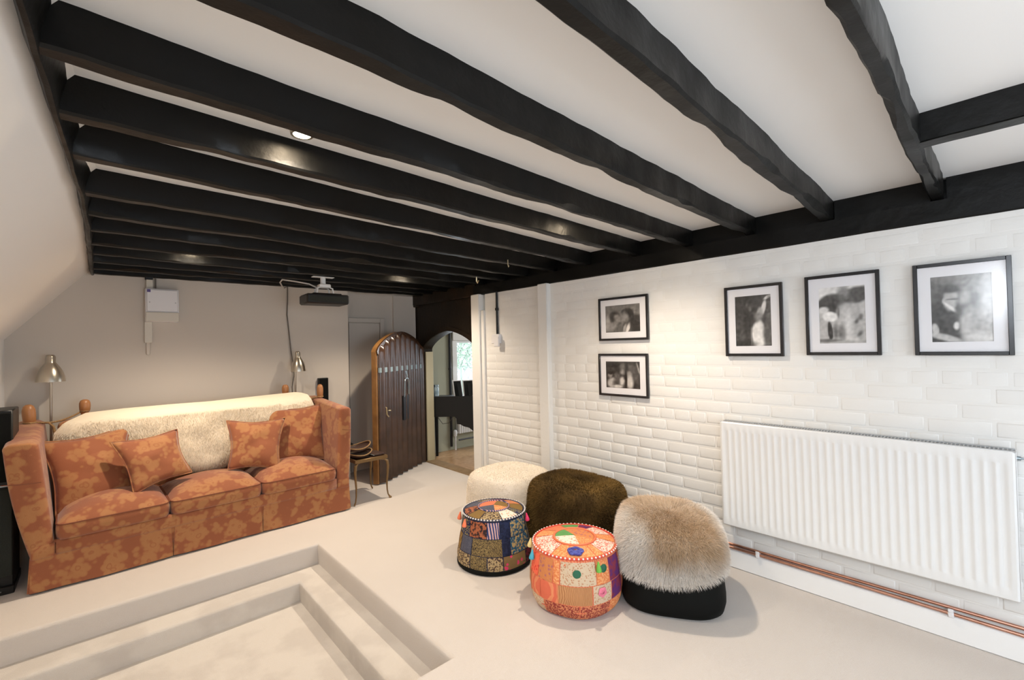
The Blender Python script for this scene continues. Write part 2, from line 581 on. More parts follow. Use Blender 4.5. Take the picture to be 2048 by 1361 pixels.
# front wall behind the camera with a window
mb = MB()
WX0, WX1, WZ0, WZ1 = .55, 2.35, .6, 1.85
mb.box(-.6, WX0, -2.1, -2.0, -.3, 2.2); mb.box(WX1, 3.1, -2.1, -2.0, -.3, 2.2)
mb.box(WX0, WX1, -2.1, -2.0, -.3, WZ0); mb.box(WX0, WX1, -2.1, -2.0, WZ1, 2.2)
mb.build('wall_front', M['plaster'], kind='structure', label='white wall behind the camera with a wide window')
wn = empty('window_2', (1.45, -2.05, WZ0), label='wide white window in the wall behind the camera')
wn['kind'] = 'structure'
mb = MB()
for x in (WX0, 1.42, WX1 - .06): mb.box(x, x + .06, -2.08, -2.02, WZ0, WZ1)
mb.box(WX0, WX1, -2.08, -2.02, WZ0, WZ0 + .05); mb.box(WX0, WX1, -2.08, -2.02, WZ1 - .05, WZ1)
mb.build('window_frame', M['white'], wn)
MB().box(WX0, WX1, -2.052, -2.048, WZ0, WZ1).build('pane', M['glass'], wn)

# --- right wall: painted brickwork
YW1 = 3.62
mb = MB().box(XR + .0002, XR + .09, -2.05, YW1, -0.02, 1.95)
wall_right = mb.build('wall_right', M['mortar'], kind='structure', label='white painted brick wall on the right behind the pictures and radiator')


def brick_geo(ya, yb, za, zb, out, rng):
    """front face proud of the mortar with soft chamfer"""
    x1_ = XR + .006
    c = .010
    j = lambda s: (rng.random() - .5) * s
    a = [(x1_, ya, za), (x1_, yb, za), (x1_, yb, zb), (x1_, ya, zb)]
    m1 = [(XR - out * .75 + .001, ya + c * .35, za + c * .35), (XR - out * .75 + .001, yb - c * .35, za + c * .35), (XR - out * .75 + .001, yb - c * .35, zb - c * .35), (XR - out * .75 + .001, ya + c * .35, zb - c * .35)]
    t0, t1, t2, t3 = [out + j(out * .5) for _ in range(4)]
    f = [(XR - t0, ya + c, za + c), (XR - t1, yb - c, za + c), (XR - t2, yb - c, zb - c), (XR - t3, ya + c, zb - c)]
    vs = a + m1 + f
    fs = [(8, 9, 10, 11)]
    for i in range(4):
        k = (i + 1) % 4
        fs.append((i, k, 4 + k, 4 + i)); fs.append((4 + i, 4 + k, 8 + k, 8 + i))
    return vs, fs


bricks = []
rng = random.Random(3)
course = 0.0755
nc = 25
for r in range(nc):
    za = 0.04 + r * course
    hdr = (r % 4 == 3)
    ln = 0.112 if hdr else 0.226
    y = -0.62 - (0.113 if r % 2 else 0) + (0.05 if hdr else 0)
    while y < YW1 - .02:
        l = ln + (rng.random() - .5) * .012
        a, b = max(y, -.62) + .0025, min(y + l, YW1 - .004) - .0025
        if b - a > .03:
            z_mid = za + course / 2
            k = min(1, max(0, (1.45 - z_mid) / .9)) * (1 if a > .1 or True else 1)
            low = 0.0003 + 0.0028 * k * (0.30 + .70 * min(1, max(0, (a - .2) / 1.6)))
            jz = (rng.random() - .5) * .006
            bricks.append((a, b, za + .002 + jz, za + course - .002 + jz, low * (.75 + .5 * rng.random())))
        y += l
# those the photograph shows largest stay individual parts; the rest are one part
def seen(b):
    a, bb, za, zb, o = b
    ym, zm = (a + bb) / 2, (za + zb) / 2
    if ym < -.06: return 0
    if zm < .14: return 0
    if -.01 < ym < 1.22 and .29 < zm < .9: return 0
    p = Vector((XR, ym, zm - 1.4)); dd = p.length
    return (bb - a) * (zb - za) * XR / dd ** 3 * (1.6 if zm < 1.45 else .7)
order = sorted(range(len(bricks)), key=lambda i: -seen(bricks[i]))
single = set(i for i in order[:290] if seen(bricks[i]) > 0)
rest = MB()
for i, b in enumerate(bricks):
    vs, fs = brick_geo(*b, rng)
    if i in single:
        MB().add(vs, fs).build('brick', M['brickpaint'], wall_right, ang=60)
    else:
        rest.add(vs, fs)
rest.build('brickwork', M['brickpaint'], wall_right, ang=60, kind='stuff')

# white timber posts on the wall
mb = MB()
mb.box(2.885, 3.0, 3.665, 3.80, 0, 1.95, .008)
mb.box(2.91, 2.95, 3.62, 3.665, 0, 1.78, .004)
mb.build('trim_1', M['mortar'], kind='structure', label='white painted post at the right side of the arched doorway')
MB().box(2.885, 2.95, 2.71, 2.825, 0, 1.95, .007).build('trim_2', M['mortar'], kind='structure', label='slim white vertical casing on the brick wall left of the small pictures')

# baseboard under the radiator
mb = MB()
mb.box(2.90, 2.945, -2.0, 2.70, 0, .112, .006)
mb.build('baseboard_right', M['white'], kind='structure', label='white baseboard along the brick wall under the copper pipes')

# --- dark oak surround with a four-centred arch
DX = 3.0
OY0, OY1, OC = 3.865, 4.925, 4.395


def arch(y, c=OC, hw=(OY1 - OY0) / 2, spring=1.39, rise=0.208):
    t = min(1, abs(y - c) / hw)
    return spring + rise * (0.72 * (1 - t ** 1.55) + 0.28 * math.sqrt(max(0, 1 - t ** 4)))


mb = MB()
NY = 36
yy = [OY0 + (OY1 - OY0) * (0.5 - 0.5 * math.cos(PI * i / NY)) for i in range(NY + 1)]
for X in (DX, DX + .12):
    rows = [[(X, y, arch(y)), (X, y, 2.16)] for y in yy]
    mb.grid(rows)
    mb.add([(X, 3.76, 0), (X, OY0, 0), (X, OY0, 2.16), (X, 3.76, 2.16)], [(0, 1, 2, 3)])
    mb.add([(X, OY1, 0), (X, 5.13, 0), (X, 5.13, 2.16), (X, OY1, 2.16)], [(0, 1, 2, 3)])
mb.grid([[(DX, y, arch(y)), (DX + .12, y, arch(y))] for y in yy])
mb.add([(DX, OY0, 0), (DX + .12, OY0, 0), (DX + .12, OY0, 1.39), (DX, OY0, 1.39)], [(0, 1, 2, 3)])
mb.add([(DX, OY1, 0), (DX + .12, OY1, 0), (DX + .12, OY1, 1.39), (DX, OY1, 1.39)], [(0, 1, 2, 3)])
trim3 = mb.build('trim_3', M['oakframe'], ang=30, kind='structure', label='blackened oak boarding around the pointed arch doorway')
# raised arch moulding, head beam and pale plaster reveal
mb = MB()
o_ = [(OY0 - .035, .0)] + [(y, 0) for y in yy] + [(OY1 + .035, 0)]
rows = []
for y in yy:
    e = 1 if y > OC else -1
    s = abs(y - OC) / ((OY1 - OY0) / 2)
    rows.append([(DX - .0, y, arch(y)), (DX - .018, y, arch(y) + .003), (DX - .018, y + e * .05 * s ** 3, arch(y) + .05), (DX, y + e * .055 * s ** 3, arch(y) + .056)])
mb.grid(rows)
mb.build('arch_moulding', M['oakframe'], trim3)
MB().box(2.95, 3.02, 3.80, 5.10, 1.945, 2.08, .008).build('head_beam', M['oakframe'], trim3)
MB().box(2.955, 3.01, 5.02, 5.118, 1.925, 1.99, .006).build('corbel', M['oakframe'], trim3)
MB().box(DX + .015, DX + .118, OY1 - .022, OY1 - .001, 0, 1.36, .003).build('reveal', M['jamb'], trim3)

# ================================================================== the hall beyond the arch
mb = MB().box(3.02, 6.2, 2.6, 5.3, -.05, -.001)
mb.build('parquet_floor', M['parquet'], kind='structure', label='warm oak parquet floor of the room beyond the arch')
MB().box(2.985, 3.14, OY0 - .02, OY1 + .02, -.02, .006, .003).build('threshold', M['threshold'], trim3)
HY = 5.22
hw0, hw1, hz0, hz1 = 3.67, 4.40, .62, 1.50
mb = MB()
mb.box(3.10, hw0, HY, HY + .12, 0, 2.3); mb.box(hw1, 6.2, HY, HY + .12, 0, 2.3)
mb.box(hw0, hw1, HY, HY + .12, 0, hz0); mb.box(hw0, hw1, HY, HY + .12, hz1, 2.3)
hall = mb.build('wall_hall', M['hallwall'], kind='structure', label='dull sage green wall of the room beyond the arch')
mb = MB()
mb.box(6.15, 6.25, 2.5, 5.3, 0, 2.3); mb.box(3.0, 6.2, 2.5, 2.6, 0, 2.3)
mb.build('wall_hall_side', M['hallwall'], kind='structure', label='far side wall of the room beyond the arch')
MB().box(3.02, 6.2, 2.5, 5.3, 2.2, 2.25).build('ceiling_hall', M['plaster'], kind='structure', label='white ceiling of the room beyond the arch')
wn = empty('window_3', (4.03, HY, hz0), label='bright leaded window seen through the arched doorway')
wn['kind'] = 'structure'
mb = MB()
mb.box(hw0 - .05, hw0 + .03, HY - .02, HY + .08, hz0, hz1 + .03, .004); mb.box(hw1 - .03, hw1 + .05, HY - .02, HY + .08, hz0, hz1 + .03, .004)
mb.box(hw0 + .03, hw1 - .03, HY, HY + .08, hz0, hz0 + .04, .004); mb.box(hw0 + .03, hw1 - .03, HY, HY + .08, hz1 - .03, hz1, .004)
mb.build('window_frame', M['white'], wn)
MB().box(hw0, hw1, HY + .04, HY + .044, hz0, hz1).build('pane', M['glass'], wn)
MB().box(hw0 - .06, hw1 + .06, HY - .05, HY + .02, hz0 - .04, hz0, .005).build('window_sill', M['white'], wn)
MB().box(hw0 - .05, hw1 + .05, HY - .035, HY - .012, hz1 + .0, hz1 + .13, .006).build('roller_blind', M['plaster'], wn)
mb = MB()
for k in range(-6, 9):
    for sgn in (1, -1):
        xa = hw0 + k * .12
        pts = []
        for z in (hz0, hz1):
            pts.append((xa + sgn * (z - hz0) * .62 + (.35 if sgn < 0 else -.2), HY + .038, z))
        a, b = Vector(pts[0]), Vector(pts[1])
        t0, t1 = 0.0, 1.0
        dx = b.x - a.x
        lo, hi = sorted([((hw0 + .03) - a.x) / dx, ((hw1 - .03) - a.x) / dx])
        t0, t1 = max(0, lo), min(1, hi)
        if t1 - t0 > .03:
            mb.tube([a.lerp(b, t0), a.lerp(b, t1)], .0025, 4)
mb.build('lead_lattice', M['lead'], wn, kind='stuff')
# garden seen through it
MB().box(2.4, 7.5, 7.6, 7.8, -.3, 1.08).build('garden_wall', M['outside'], label='pale grey garden wall outside the leaded window', cat='wall', kind='structure')
mb = MB()
rg = random.Random(5)
for k in range(700):
    a, b = rg.random() * 2 * PI, math.acos(2 * rg.random() - 1)
    r = .42 * (rg.random() ** .4)
    p = Vector((5.15 + r * math.sin(b) * math.cos(a), 7.1 + r * math.sin(b) * math.sin(a), 1.42 + r * 1.15 * math.cos(b)))
    e = Vector((rg.random() - .5, rg.random() - .5, rg.random() - .5)).normalized()
    g = e.cross(Vector((rg.random() - .5, rg.random() - .5, .3))).normalized()
    q = e.cross(g)
    s = .05
    mb.add([p - e * s, p + g * s * .4 + q * .01, p + e * s, p - g * s * .4 + q * .01], [(0, 1, 2, 3)])
bush = empty('garden_bush', (5.15, 7.1, -.3), label='soft green bush outside the leaded window', cat='bush')
mb.build('foliage', M['paleleaf'], bush, kind='stuff')
MB().tube([(5.15, 7.1, -.3), (5.15, 7.1, .6), (5.12, 7.1, 1.1)], .02, 8).build('stem', M['paleleaf'], bush)
MB().box(2, 8, 5.4, 9, -.35, -.3).build('ground', M['outside'], kind='structure', label='pale paving outside the leaded window')

# hall radiator, pipes
hr = empty('hall_radiator', (4.0, HY, 0), label='white ribbed radiator under the hall window seen through the arch', cat='radiator')
mb = MB()
P = []
for i in range(61):
    x = 3.66 + .74 * i / 60
    P.append([(x, HY - .075 - (.008 if i % 3 else 0), z) for z in (.22, .5)])
mb.grid(P)
mb.box(3.66, 4.40, HY - .07, HY - .01, .22, .50)
mb.build('panel', M['radiator'], hr)
mb = MB().tube([(3.62, HY - .05, 0.0), (3.62, HY - .05, .20), (3.66, HY - .05, .24)], .012, 8)
mb.build('pipe', M['white'], hr)
MB().lathe([(0, 0), (.022, 0), (.024, .02), (.024, .07), (.016, .085), (0, .085)], (3.615, HY - .055, .19), 12).build('valve', M['white'], hr)
hp = MB().tube([(3.575, HY - .02, 0.05), (3.575, HY - .02, 2.1)], .017, 8)
hp = hp.build('hall_pipe', M['iron'], label='dark vertical pipe on the sage wall left of the bright window', cat='pipe')
for z in (.55, 1.1, 1.62, 1.95): MB().lathe([(.017, 0), (.024, 0), (.024, .025), (.017, .025)], (3.575, HY - .02, z), 10).build('pipe_clip', M['iron'], hp)

MB().tube([(3.64, HY - .105, .14), (6.0, HY - .105, .14)], .011, 8).build('skirting_pipe', M['iron'], label='dark horizontal pipe low on the sage wall of the far room', cat='pipe')

# black console beyond the arch: line at constant camera depth
def cam_pt(px, depth):
    r, f = Vector(RR[0]), Vector(RR[2])
    lat = (px - 1024) / 908.47 * depth
    rx = Vector((RR[0][0], RR[0][1], 0)).normalized(); fx = Vector((RR[2][0], RR[2][1], 0)).normalized()
    return rx * lat + fx * depth


A_, B_ = cam_pt(861, 5.80), cam_pt(1000, 5.80)
dirn = (B_ - A_).normalized()
back = Vector((-dirn.y, dirn.x, 0))
ct = empty('console_table', (A_.x, A_.y, 0), label='black console table with curved apron seen through the arched doorway', cat='table')


def console_prism(prof, d0, d1):
    m_ = MB()
    n = len(prof)
    vs = [tuple(A_ + dirn * u + back * d0 + Vector((0, 0, z))) for u, z in prof] + [tuple(A_ + dirn * u + back * d1 + Vector((0, 0, z))) for u, z in prof]
    fs = [tuple(range(n)), tuple(range(n, 2 * n))[::-1]] + [(i, (i + 1) % n, n + (i + 1) % n, n + i) for i in range(n)]
    return m_.add(vs, fs)


LT = (B_ - A_).length
console_prism([(0, .76), (LT, .76), (LT, .785), (0, .785)], -.012, .17).build('top', M['black'], ct)
console_prism([(.008, .525), (.29, .525), (.31, .50), (.315, .43), (.36, .425), (.40, .40), (.47, .38), (.52, .34), (.545, .28), (.55, .18), (.555, 0), (.60, 0), (.62, .3), (LT, .34), (LT, .76), (.008, .76)], 0, .16).build('apron', M['black'], ct)
for u in (.02,):
    console_prism([(u, 0), (u + .03, 0), (u + .035, .53), (u - .008, .53)], .12, .16).build('leg', M['black'], ct)
MB().tube([A_ + dirn * .05 + back * .1 + Vector((0, 0, .52)), A_ + dirn * .12 + back * .1 + Vector((0, 0, .42)), A_ + dirn * .2 + back * .1 + Vector((0, 0, .43)), A_ + dirn * .27 + back * .1 + Vector((0, 0, .53))], .004, 6).build('cord', M['cabling'], ct)

# on the console: glass jar, two photo frames seen from behind
def on_console(u, v): return A_ + dirn * u + back * v + Vector((0, 0, .785))
p = on_console(.045, .07)
jar = empty('glass_jar', p, label='blue tinted lidded jar on the left end of the black console', cat='jar')
M['blueglass'] = mat('blue_glass', (0.22, 0.33, 0.42), 0.12, spec=0.8, var=(20, (0.55, 0.68, 0.74), 0.4, 0.6))
MB().lathe([(0, 0), (.034, 0), (.038, .01), (.038, .10), (.030, .118), (.030, .12)], p, 20).build('body', M['blueglass'], jar)
MB().lathe([(.033, .12), (.036, .122), (.036, .145), (0, .147)], p, 20).build('lid', M['steel'], jar)
for k, (u, hgt, wdt, lab, rz) in enumerate(((.335, .185, .10, 'left of two dark photo frames standing back-to on the console', .5), (.47, .185, .12, 'right of two dark photo frames standing back-to on the console', .35))):
    p = on_console(u, .06)
    fr = empty('photo_frame', p, math.atan2(dirn.y, dirn.x) + rz, label=lab, cat='photo frame', group='photo frames on the hall console')
    R_ = WM[fr]
    def T(x, y, z): return tuple(R_ @ Vector((x, y, z)))
    lean = .30
    def slab(x0_, x1_, y0_, y1_, z0_, z1_, name, m_):
        vs = [T(x, y + z * lean, z) for z in (z0_, z1_) for x, y in ((x0_, y0_), (x1_, y0_), (x1_, y1_), (x0_, y1_))]
        MB().add(vs, [(3, 2, 1, 0), (4, 5, 6, 7), (0, 1, 5, 4), (1, 2, 6, 5), (2, 3, 7, 6), (3, 0, 4, 7)]).build(name, m_, fr)
    slab(-wdt / 2, wdt / 2, -.01, .004, 0.0, hgt, 'back_board', M['black'])
    for (a, b, c, d_) in ((-wdt / 2 - .01, -wdt / 2, 0, hgt), (wdt / 2, wdt / 2 + .01, 0, hgt), (-wdt / 2 - .01, wdt / 2 + .01, hgt, hgt + .012)):
        slab(a, b, -.014, .008, c, d_, 'moulding', M['plastic'])
    MB().add([T(-.018, -.008, .15), T(.018, -.008, .15), T(.018, -.085, 0.0), T(-.018, -.085, 0.0), T(-.018, -.002, .15), T(.018, -.002, .15), T(.018, -.078, 0.0), T(-.018, -.078, 0.0)],
             [(0, 1, 2, 3), (4, 5, 6, 7), (0, 1, 5, 4), (2, 3, 7, 6), (1, 2, 6, 5), (0, 3, 7, 4)]).build('easel_leg', M['black'], fr)

# ================================================================== oak door leaf, standing open
hx, hy = 3.00, 4.965
fx, fy = 2.12, 4.42
ang_d = math.atan2(fy - hy, fx - hx)
DL = math.hypot(fx - hx, fy - hy)
door = empty('door_1', (hx, hy, 0), ang_d, label='open arched oak door carved with linenfold ridges, beside the doorway')
door['kind'] = 'structure'
DM = WM[door]


def dT(u, n, z): return tuple(DM @ Vector((u, n, z)))      # n>0 towards the camera side


def leaf_top(u):
    t = abs(u - DL / 2) / (DL / 2)
    t = min(1, t)
    return 1.375 + .225 * (0.72 * (1 - t ** 1.6) + 0.28 * math.sqrt(max(0, 1 - t ** 5)))


rows_f, rows_b = [], []
us = [DL * (0.5 - 0.5 * math.cos(PI * i / 30)) for i in range(31)]
mb = MB()
mb.grid([[dT(u, 0, .012), dT(u, 0, leaf_top(u))] for u in us])
mb.grid([[dT(u, -.055, .012), dT(u, -.055, leaf_top(u))] for u in us])
mb.grid([[dT(u, 0, leaf_top(u)), dT(u, -.055, leaf_top(u))] for u in us])
mb.grid([[dT(u, 0, .012), dT(u, -.055, .012)] for u in us])
for u in (0, DL): mb.grid([[dT(u, 0, .012), dT(u, -.055, .012)], [dT(u, 0, leaf_top(u)), dT(u, -.055, leaf_top(u))]])
mb.build('leaf', M['oaklight'], door)
nf = 9
fw = (DL - .03) / nf
for k in range(nf):
    ua = .012 + k * fw
    P = []
    for i in range(13):
        t = i / 12
        u = ua + .003 + (fw - .006) * t
        # linenfold section: deep flute, rounded ridge
        n_ = .006 + .052 * math.exp(-((t - .5) / .21) ** 2)
        zt_ = leaf_top(u) - .004
        zs = [.014, .3, .6, .9, 1.15, zt_ - .07, zt_ - .028, zt_]
        P.append([dT(u, n_ * (1 if j < 6 else (.75 if j == 6 else .15)), z) for j, z in enumerate(zs)])
    solid(P, np.array(dT(0, 0, 0)) * 0, 'linenfold_panel', M['oak'], door, ang=50) if False else MB().grid(P).build('linenfold_panel', M['oak'], door, ang=50)
# arched rail that caps the folds
mb = MB()
rows = []
for u in us:
    c_ = DL / 2
    zt_ = leaf_top(u)
    rows.append([dT(u, -.002, zt_ + .004), dT(u, .016, zt_ + .002), dT(u + (c_ - u) * .03, .018, zt_ - .03), dT(u + (c_ - u) * .035, .0, zt_ - .038)])
mb.grid(rows)
mb.build('arched_rail', M['oak'], door)
for z, name in ((1.16, 'cross_band'), ):
    mb = MB()
    vs = [dT(u, n_, zz) for u in (.03, DL - .03) for n_, zz in ((.006, z), (.031, z), (.031, z + .05), (.006, z + .05))]
    mb.add(vs, [(0, 1, 2, 3), (4, 5, 6, 7), (0, 1, 5, 4), (1, 2, 6, 5), (2, 3, 7, 6), (3, 0, 4, 7)])
    mb.build(name, M['band'], door, label='blue-grey strap')  # flat blue-grey bar that shows between the ridges
uh = .515
mb = MB()
pts = [dT(uh + .045, .055, .86)] + [dT(uh + .045 * math.cos(a), .062, 1.02 + .05 * math.sin(a)) for a in np.linspace(0, PI, 9)] + [dT(uh - .055, .055, .88)]
mb.tube(pts, .006, 8)
mb.tube([dT(uh, .05, 1.15), dT(uh, .066, 1.10), dT(uh, .06, 1.06)], [.012, .009, .007], 8)
mb.build('handle', M['steel'], door, label='iron hoop handle')
mb = MB()
vs = [dT(u, n_, zz) for u in (uh - .055, uh + .06) for n_, zz in ((.02, .60), (.052, .60), (.052, .87), (.02, .87))]
mb.add(vs, [(0, 1, 2, 3), (4, 5, 6, 7), (0, 1, 5, 4), (1, 2, 6, 5), (2, 3, 7, 6), (3, 0, 4, 7)])
mb.build('lock_plate', M['iron'], door)
mb = MB()
ul = .93
mb.tube([dT(ul + .02, .03, .80), dT(ul + .02, .062, .79), dT(ul + .015, .062, .72), dT(ul - .02, .062, .69)], .007, 8)
mb.tube([dT(ul - .03, .05, .755), dT(ul - .07, .055, .75)], .006, 8)
mb.build('latch', M['brass'], door, label='brass thumb latch')

# ================================================================== downlights
def downlight(x, y, lab, power, drop=.020):
    o = empty('downlight', (x, y, ZC), label=lab, cat='downlight', group='recessed ceiling spotlights')
    MB().lathe([(.028, -drop - .002), (.036, -drop - .002), (.040, 0.0), (.028, 0.0)], (x, y, ZC), 20).build('trim_ring', M['nickel'], o)
    MB().lathe([(0, -drop), (.028, -drop), (.028, -drop + .004), (0, -drop + .004)], (x, y, ZC), 20).build('bulb', M['bulb'], o)
    l = bpy.data.lights.new('spot', 'SPOT')
    l.energy = power
    l.color = WARM
    l.spot_size = math.radians(138)
    l.spot_blend = 1.0
    l.shadow_soft_size = 0.028
    s = bpy.data.objects.new('spot_lamp', l)
    COL.objects.link(s)
    s.parent = o
    s.location = (0, 0, -.032)
    return o


downlight(0.515, 1.60, 'lit spotlight peeping below the fourth beam, over the pit', 54)
downlight(2.19, 1.605, 'spotlight between the beams above the poufs', 58, .003)
downlight(0.50, 3.845, 'spotlight between the far beams above the left half of the sofa', 78)
downlight(2.22, 3.875, 'spotlight between the far beams above the open oak door', 76)

# ================================================================== fur
def fur(name, pos, nor, comb, length, width, cols, parent, seed=1, spread=.5, lenvar=.35, **kw):
    """tapered blades: pos,nor,comb (n,3); length scalar/array; cols (n,3)"""
    rg_ = np.random.default_rng(seed)
    n = len(pos)
    ln = np.broadcast_to(length, (n,)) * (1 - lenvar * rg_.random(n))
    d1 = nor + comb * .45 + rg_.normal(0, spread * .5, (n, 3))
    d1 /= np.linalg.norm(d1, axis=1, keepdims=True)
    d2 = nor * .35 + comb * 1.1 + rg_.normal(0, spread * .5, (n, 3))
    d2 /= np.linalg.norm(d2, axis=1, keepdims=True)
    side = np.cross(d1, rg_.normal(0, 1, (n, 3)))
    side /= np.linalg.norm(side, axis=1, keepdims=True) + 1e-9
    wd = width * .5
    p0 = pos - nor * .003
    p1 = pos + d1 * (ln * .5)[:, None]
    p2 = p1 + d2 * (ln * .5)[:, None]
    V = np.stack([p0 - side * wd, p0 + side * wd, p1 + side * wd * .8, p1 - side * wd * .8, p2], 1).reshape(-1, 3)
    V = to_local(V, parent)
    me = bpy.data.meshes.new(name)
    b = np.arange(n) * 5
    loops = np.stack([b, b + 1, b + 2, b + 3, b + 3, b + 2, b + 4], 1).reshape(-1)
    starts = (np.arange(n)[:, None] * 7 + np.array([0, 4])[None]).reshape(-1)
    me.vertices.add(n * 5); me.vertices.foreach_set('co', np.asarray(V, np.float32).reshape(-1))
    me.loops.add(n * 7); me.loops.foreach_set('vertex_index', loops.astype(np.int32))
    me.polygons.add(n * 2); me.polygons.foreach_set('loop_start', starts.astype(np.int32))
    me.update(calc_edges=True)
    ca = me.color_attributes.new('Col', 'FLOAT_COLOR', 'POINT')
    c = np.ones((n, 5, 4), np.float32); c[:, :, :3] = cols[:, None, :]
    ca.data.foreach_set('color', c.reshape(-1))
    return link_mesh(name, me, M['fur'], parent, smooth=True, ang=180, recalc=False, kind='stuff', **kw)


def sample_grid(P, n, seed, wt=None):
    """random points on a grid surface (m,k,3) with normals; wt optional cell weights"""
    rg_ = np.random.default_rng(seed)
    P = np.asarray(P, float)
    a, b, c, d_ = P[:-1, :-1], P[:-1, 1:], P[1:, 1:], P[1:, :-1]
    nr = np.cross(c - a, d_ - b)
    ar = np.linalg.norm(nr, axis=2) * .5
    if wt is not None: ar = ar * wt
    pr = (ar / ar.sum()).reshape(-1)
    idx = rg_.choice(len(pr), n, p=pr)
    i, j = np.unravel_index(idx, ar.shape)
    u, v = rg_.random((2, n, 1))
    pos = a[i, j] * (1 - u) * (1 - v) + b[i, j] * u * (1 - v) + c[i, j] * u * v + d_[i, j] * (1 - u) * v
    nn = nr[i, j] / (np.linalg.norm(nr[i, j], axis=1, keepdims=True) + 1e-9)
    return pos, nn, i + v[:, 0], j + u[:, 0]


def painted_skin(P, cols, name, parent, kind=None):
    """grid surface with a point colour attribute"""
    m_, n_ = len(P), len(P[0])
    me = bpy.data.meshes.new(name)
    mb_ = MB().grid(P)
    me.from_pydata([tuple(p) for p in to_local(mb_.v, parent)], [], mb_.f)
    ca = me.color_attributes.new('Col', 'FLOAT_COLOR', 'POINT')
    c = np.ones((m_ * n_, 4), np.float32); c[:, :3] = np.asarray(cols, np.float32).reshape(-1, 3)
    ca.data.foreach_set('color', c.reshape(-1))
    return link_mesh(name, me, M['fur'], parent, ang=180, kind=kind)


# ================================================================== SOFA (local x along the front, y to the back)
SF0 = (-0.30, 3.893)
sang = math.atan2(3.945 - 3.893, 1.625 + .30)
sofa = empty('sofa', (SF0[0], SF0[1], 0), sang, label='rust and ochre damask high-sided sofa with roped wooden finials by the back wall', cat='sofa')
SM = WM[sofa]
ISM = SM.inverted()
def sT(x, y, z): return tuple(SM @ Vector((x, y, z)))


SW = 1.925
def s_quad(pts): return [tuple(p) for p in pts]


def rounded_block(fn, nx, ny, nz_):
    """closed grid box: fn(u,v,w) in [0,1]^3 -> point"""
    mb_ = MB()
    g = lambda n: np.linspace(0, 1, n + 1)
    mb_.grid([[fn(u, v, 0) for v in g(ny)] for u in g(nx)])
    mb_.grid([[fn(u, v, 1) for v in g(ny)] for u in g(nx)])
    mb_.grid([[fn(u, 0, w_) for w_ in g(nz_)] for u in g(nx)])
    mb_.grid([[fn(u, 1, w_) for w_ in g(nz_)] for u in g(nx)])
    mb_.grid([[fn(0, v, w_) for w_ in g(nz_)] for v in g(ny)])
    mb_.grid([[fn(1, v, w_) for w_ in g(nz_)] for v in g(ny)])
    return mb_


def weld(o, d_=0.0006):
    import bmesh
    bm = bmesh.new(); bm.from_mesh(o.data)
    bmesh.ops.remove_doubles(bm, verts=bm.verts, dist=d_)
    bmesh.ops.recalc_face_normals(bm, faces=bm.faces)
    bm.to_mesh(o.data); bm.free()
    return o


def soften(o, wdt=.02, seg=3):
    md = o.modifiers.new('soft', 'BEVEL'); md.width = wdt; md.segments = seg; md.limit_method = 'ANGLE'; md.angle_limit = math.radians(50)
    return o


# seat platform
o = rounded_block(lambda u, v, q: sT(.09 + u * (SW - .18), .02 + v * .80, .10 + q * .19), 6, 3, 2).build('seat_base', M['damask'], sofa)
weld(o)
# skirt panels with kick pleats (three across the front, two short ones under the arms)
xs = [0.0, .675, 1.235, SW]
for k in range(3):
    xa, xb_ = xs[k] + (.010 if k else 0), xs[k + 1] - (.010 if k < 2 else 0)
    P = []
    for i in range(15):
        t = i / 14
        x = xa + (xb_ - xa) * t
        row = []
        for j in range(8):
            q = j / 7
            z = .012 + .205 * q
            wav = .006 * math.sin(t * 9 + k) * (1 - q) + .004 * mnoise.noise(Vector((x * 5, z * 6, k)))
            fl = (1 - q) * .018
            ee = .012 * (1 - q) * ((1 if t < .04 else 0) + (1 if t > .96 else 0))
            row.append(sT(x + (-.008 if t == 0 else .008 if t == 1 else 0) * (1 - q), .0 - fl + .014 + wav + ee, z))
        P.append(row)
    solid(P, np.array(SM.to_3x3() @ Vector((0, .012, 0))), 'skirt', M['damask'], sofa, ang=60)
for sx in (0, 1):       # side skirts
    P = []
    for i in range(12):
        t = i / 11
        y = .02 + .83 * t
        P.append([sT((-.006 - .012 * (1 - q)) if sx == 0 else SW + .006 + .012 * (1 - q), y, .012 + .205 * q) for q in np.linspace(0, 1, 6)])
    solid(P, np.array(SM.to_3x3() @ Vector((.012 if sx == 0 else -.012, 0, 0))), 'skirt', M['damask'], sofa, ang=60)
# inner pleat cloth seen in the two kick pleats
for x in (xs[1], xs[2]):
    MB().add([sT(x - .05, .03, .012), sT(x + .05, .03, .012), sT(x + .05, .03, .22), sT(x - .05, .03, .22)], [(0, 1, 2, 3)]).build('pleat', M['damask'], sofa)
# front rail above the skirt
def rail(u, v, q):
    x = .105 + u * (SW - .215)
    bulge = .008 * math.sin(PI * q)
    return sT(x, .012 - bulge + v * .05, .205 + q * .088)
weld(rounded_block(rail, 10, 1, 5).build('front_rail', M['damask'], sofa, ang=60))
# arms: tall, flaring outward
def arm(side):
    def fn(u, v, q):
        # u across thickness, v depth, q height
        z0_, zf, zbk = .20, .895, .955
        top = zf + (zbk - zf) * v
        z = z0_ + (top - z0_) * q
        if side == 0:
            inner = .105 - .072 * q; outer = -.002 - .112 * q - .018 * math.sin(PI * q)
            x = outer + (inner - outer) * u
        else:
            inner = SW - .105 + .035 * q; outer = SW + .0 + .035 * q + .010 * math.sin(PI * q)
            x = inner + (outer - inner) * u
        # round the front nose and the top
        y = .005 + v * .80
        rn = .022
        e = min(u, 1 - u) * .11
        if v == 0: y += max(0, rn - e) * .7
        if q == 1: z -= max(0, rn - e) * .9
        return sT(x, y, z)
    o = weld(rounded_block(fn, 8, 12, 14).build('armrest', M['damask'], sofa, ang=70))
    soften(o, .018)
    return o
arm(0); arm(1)
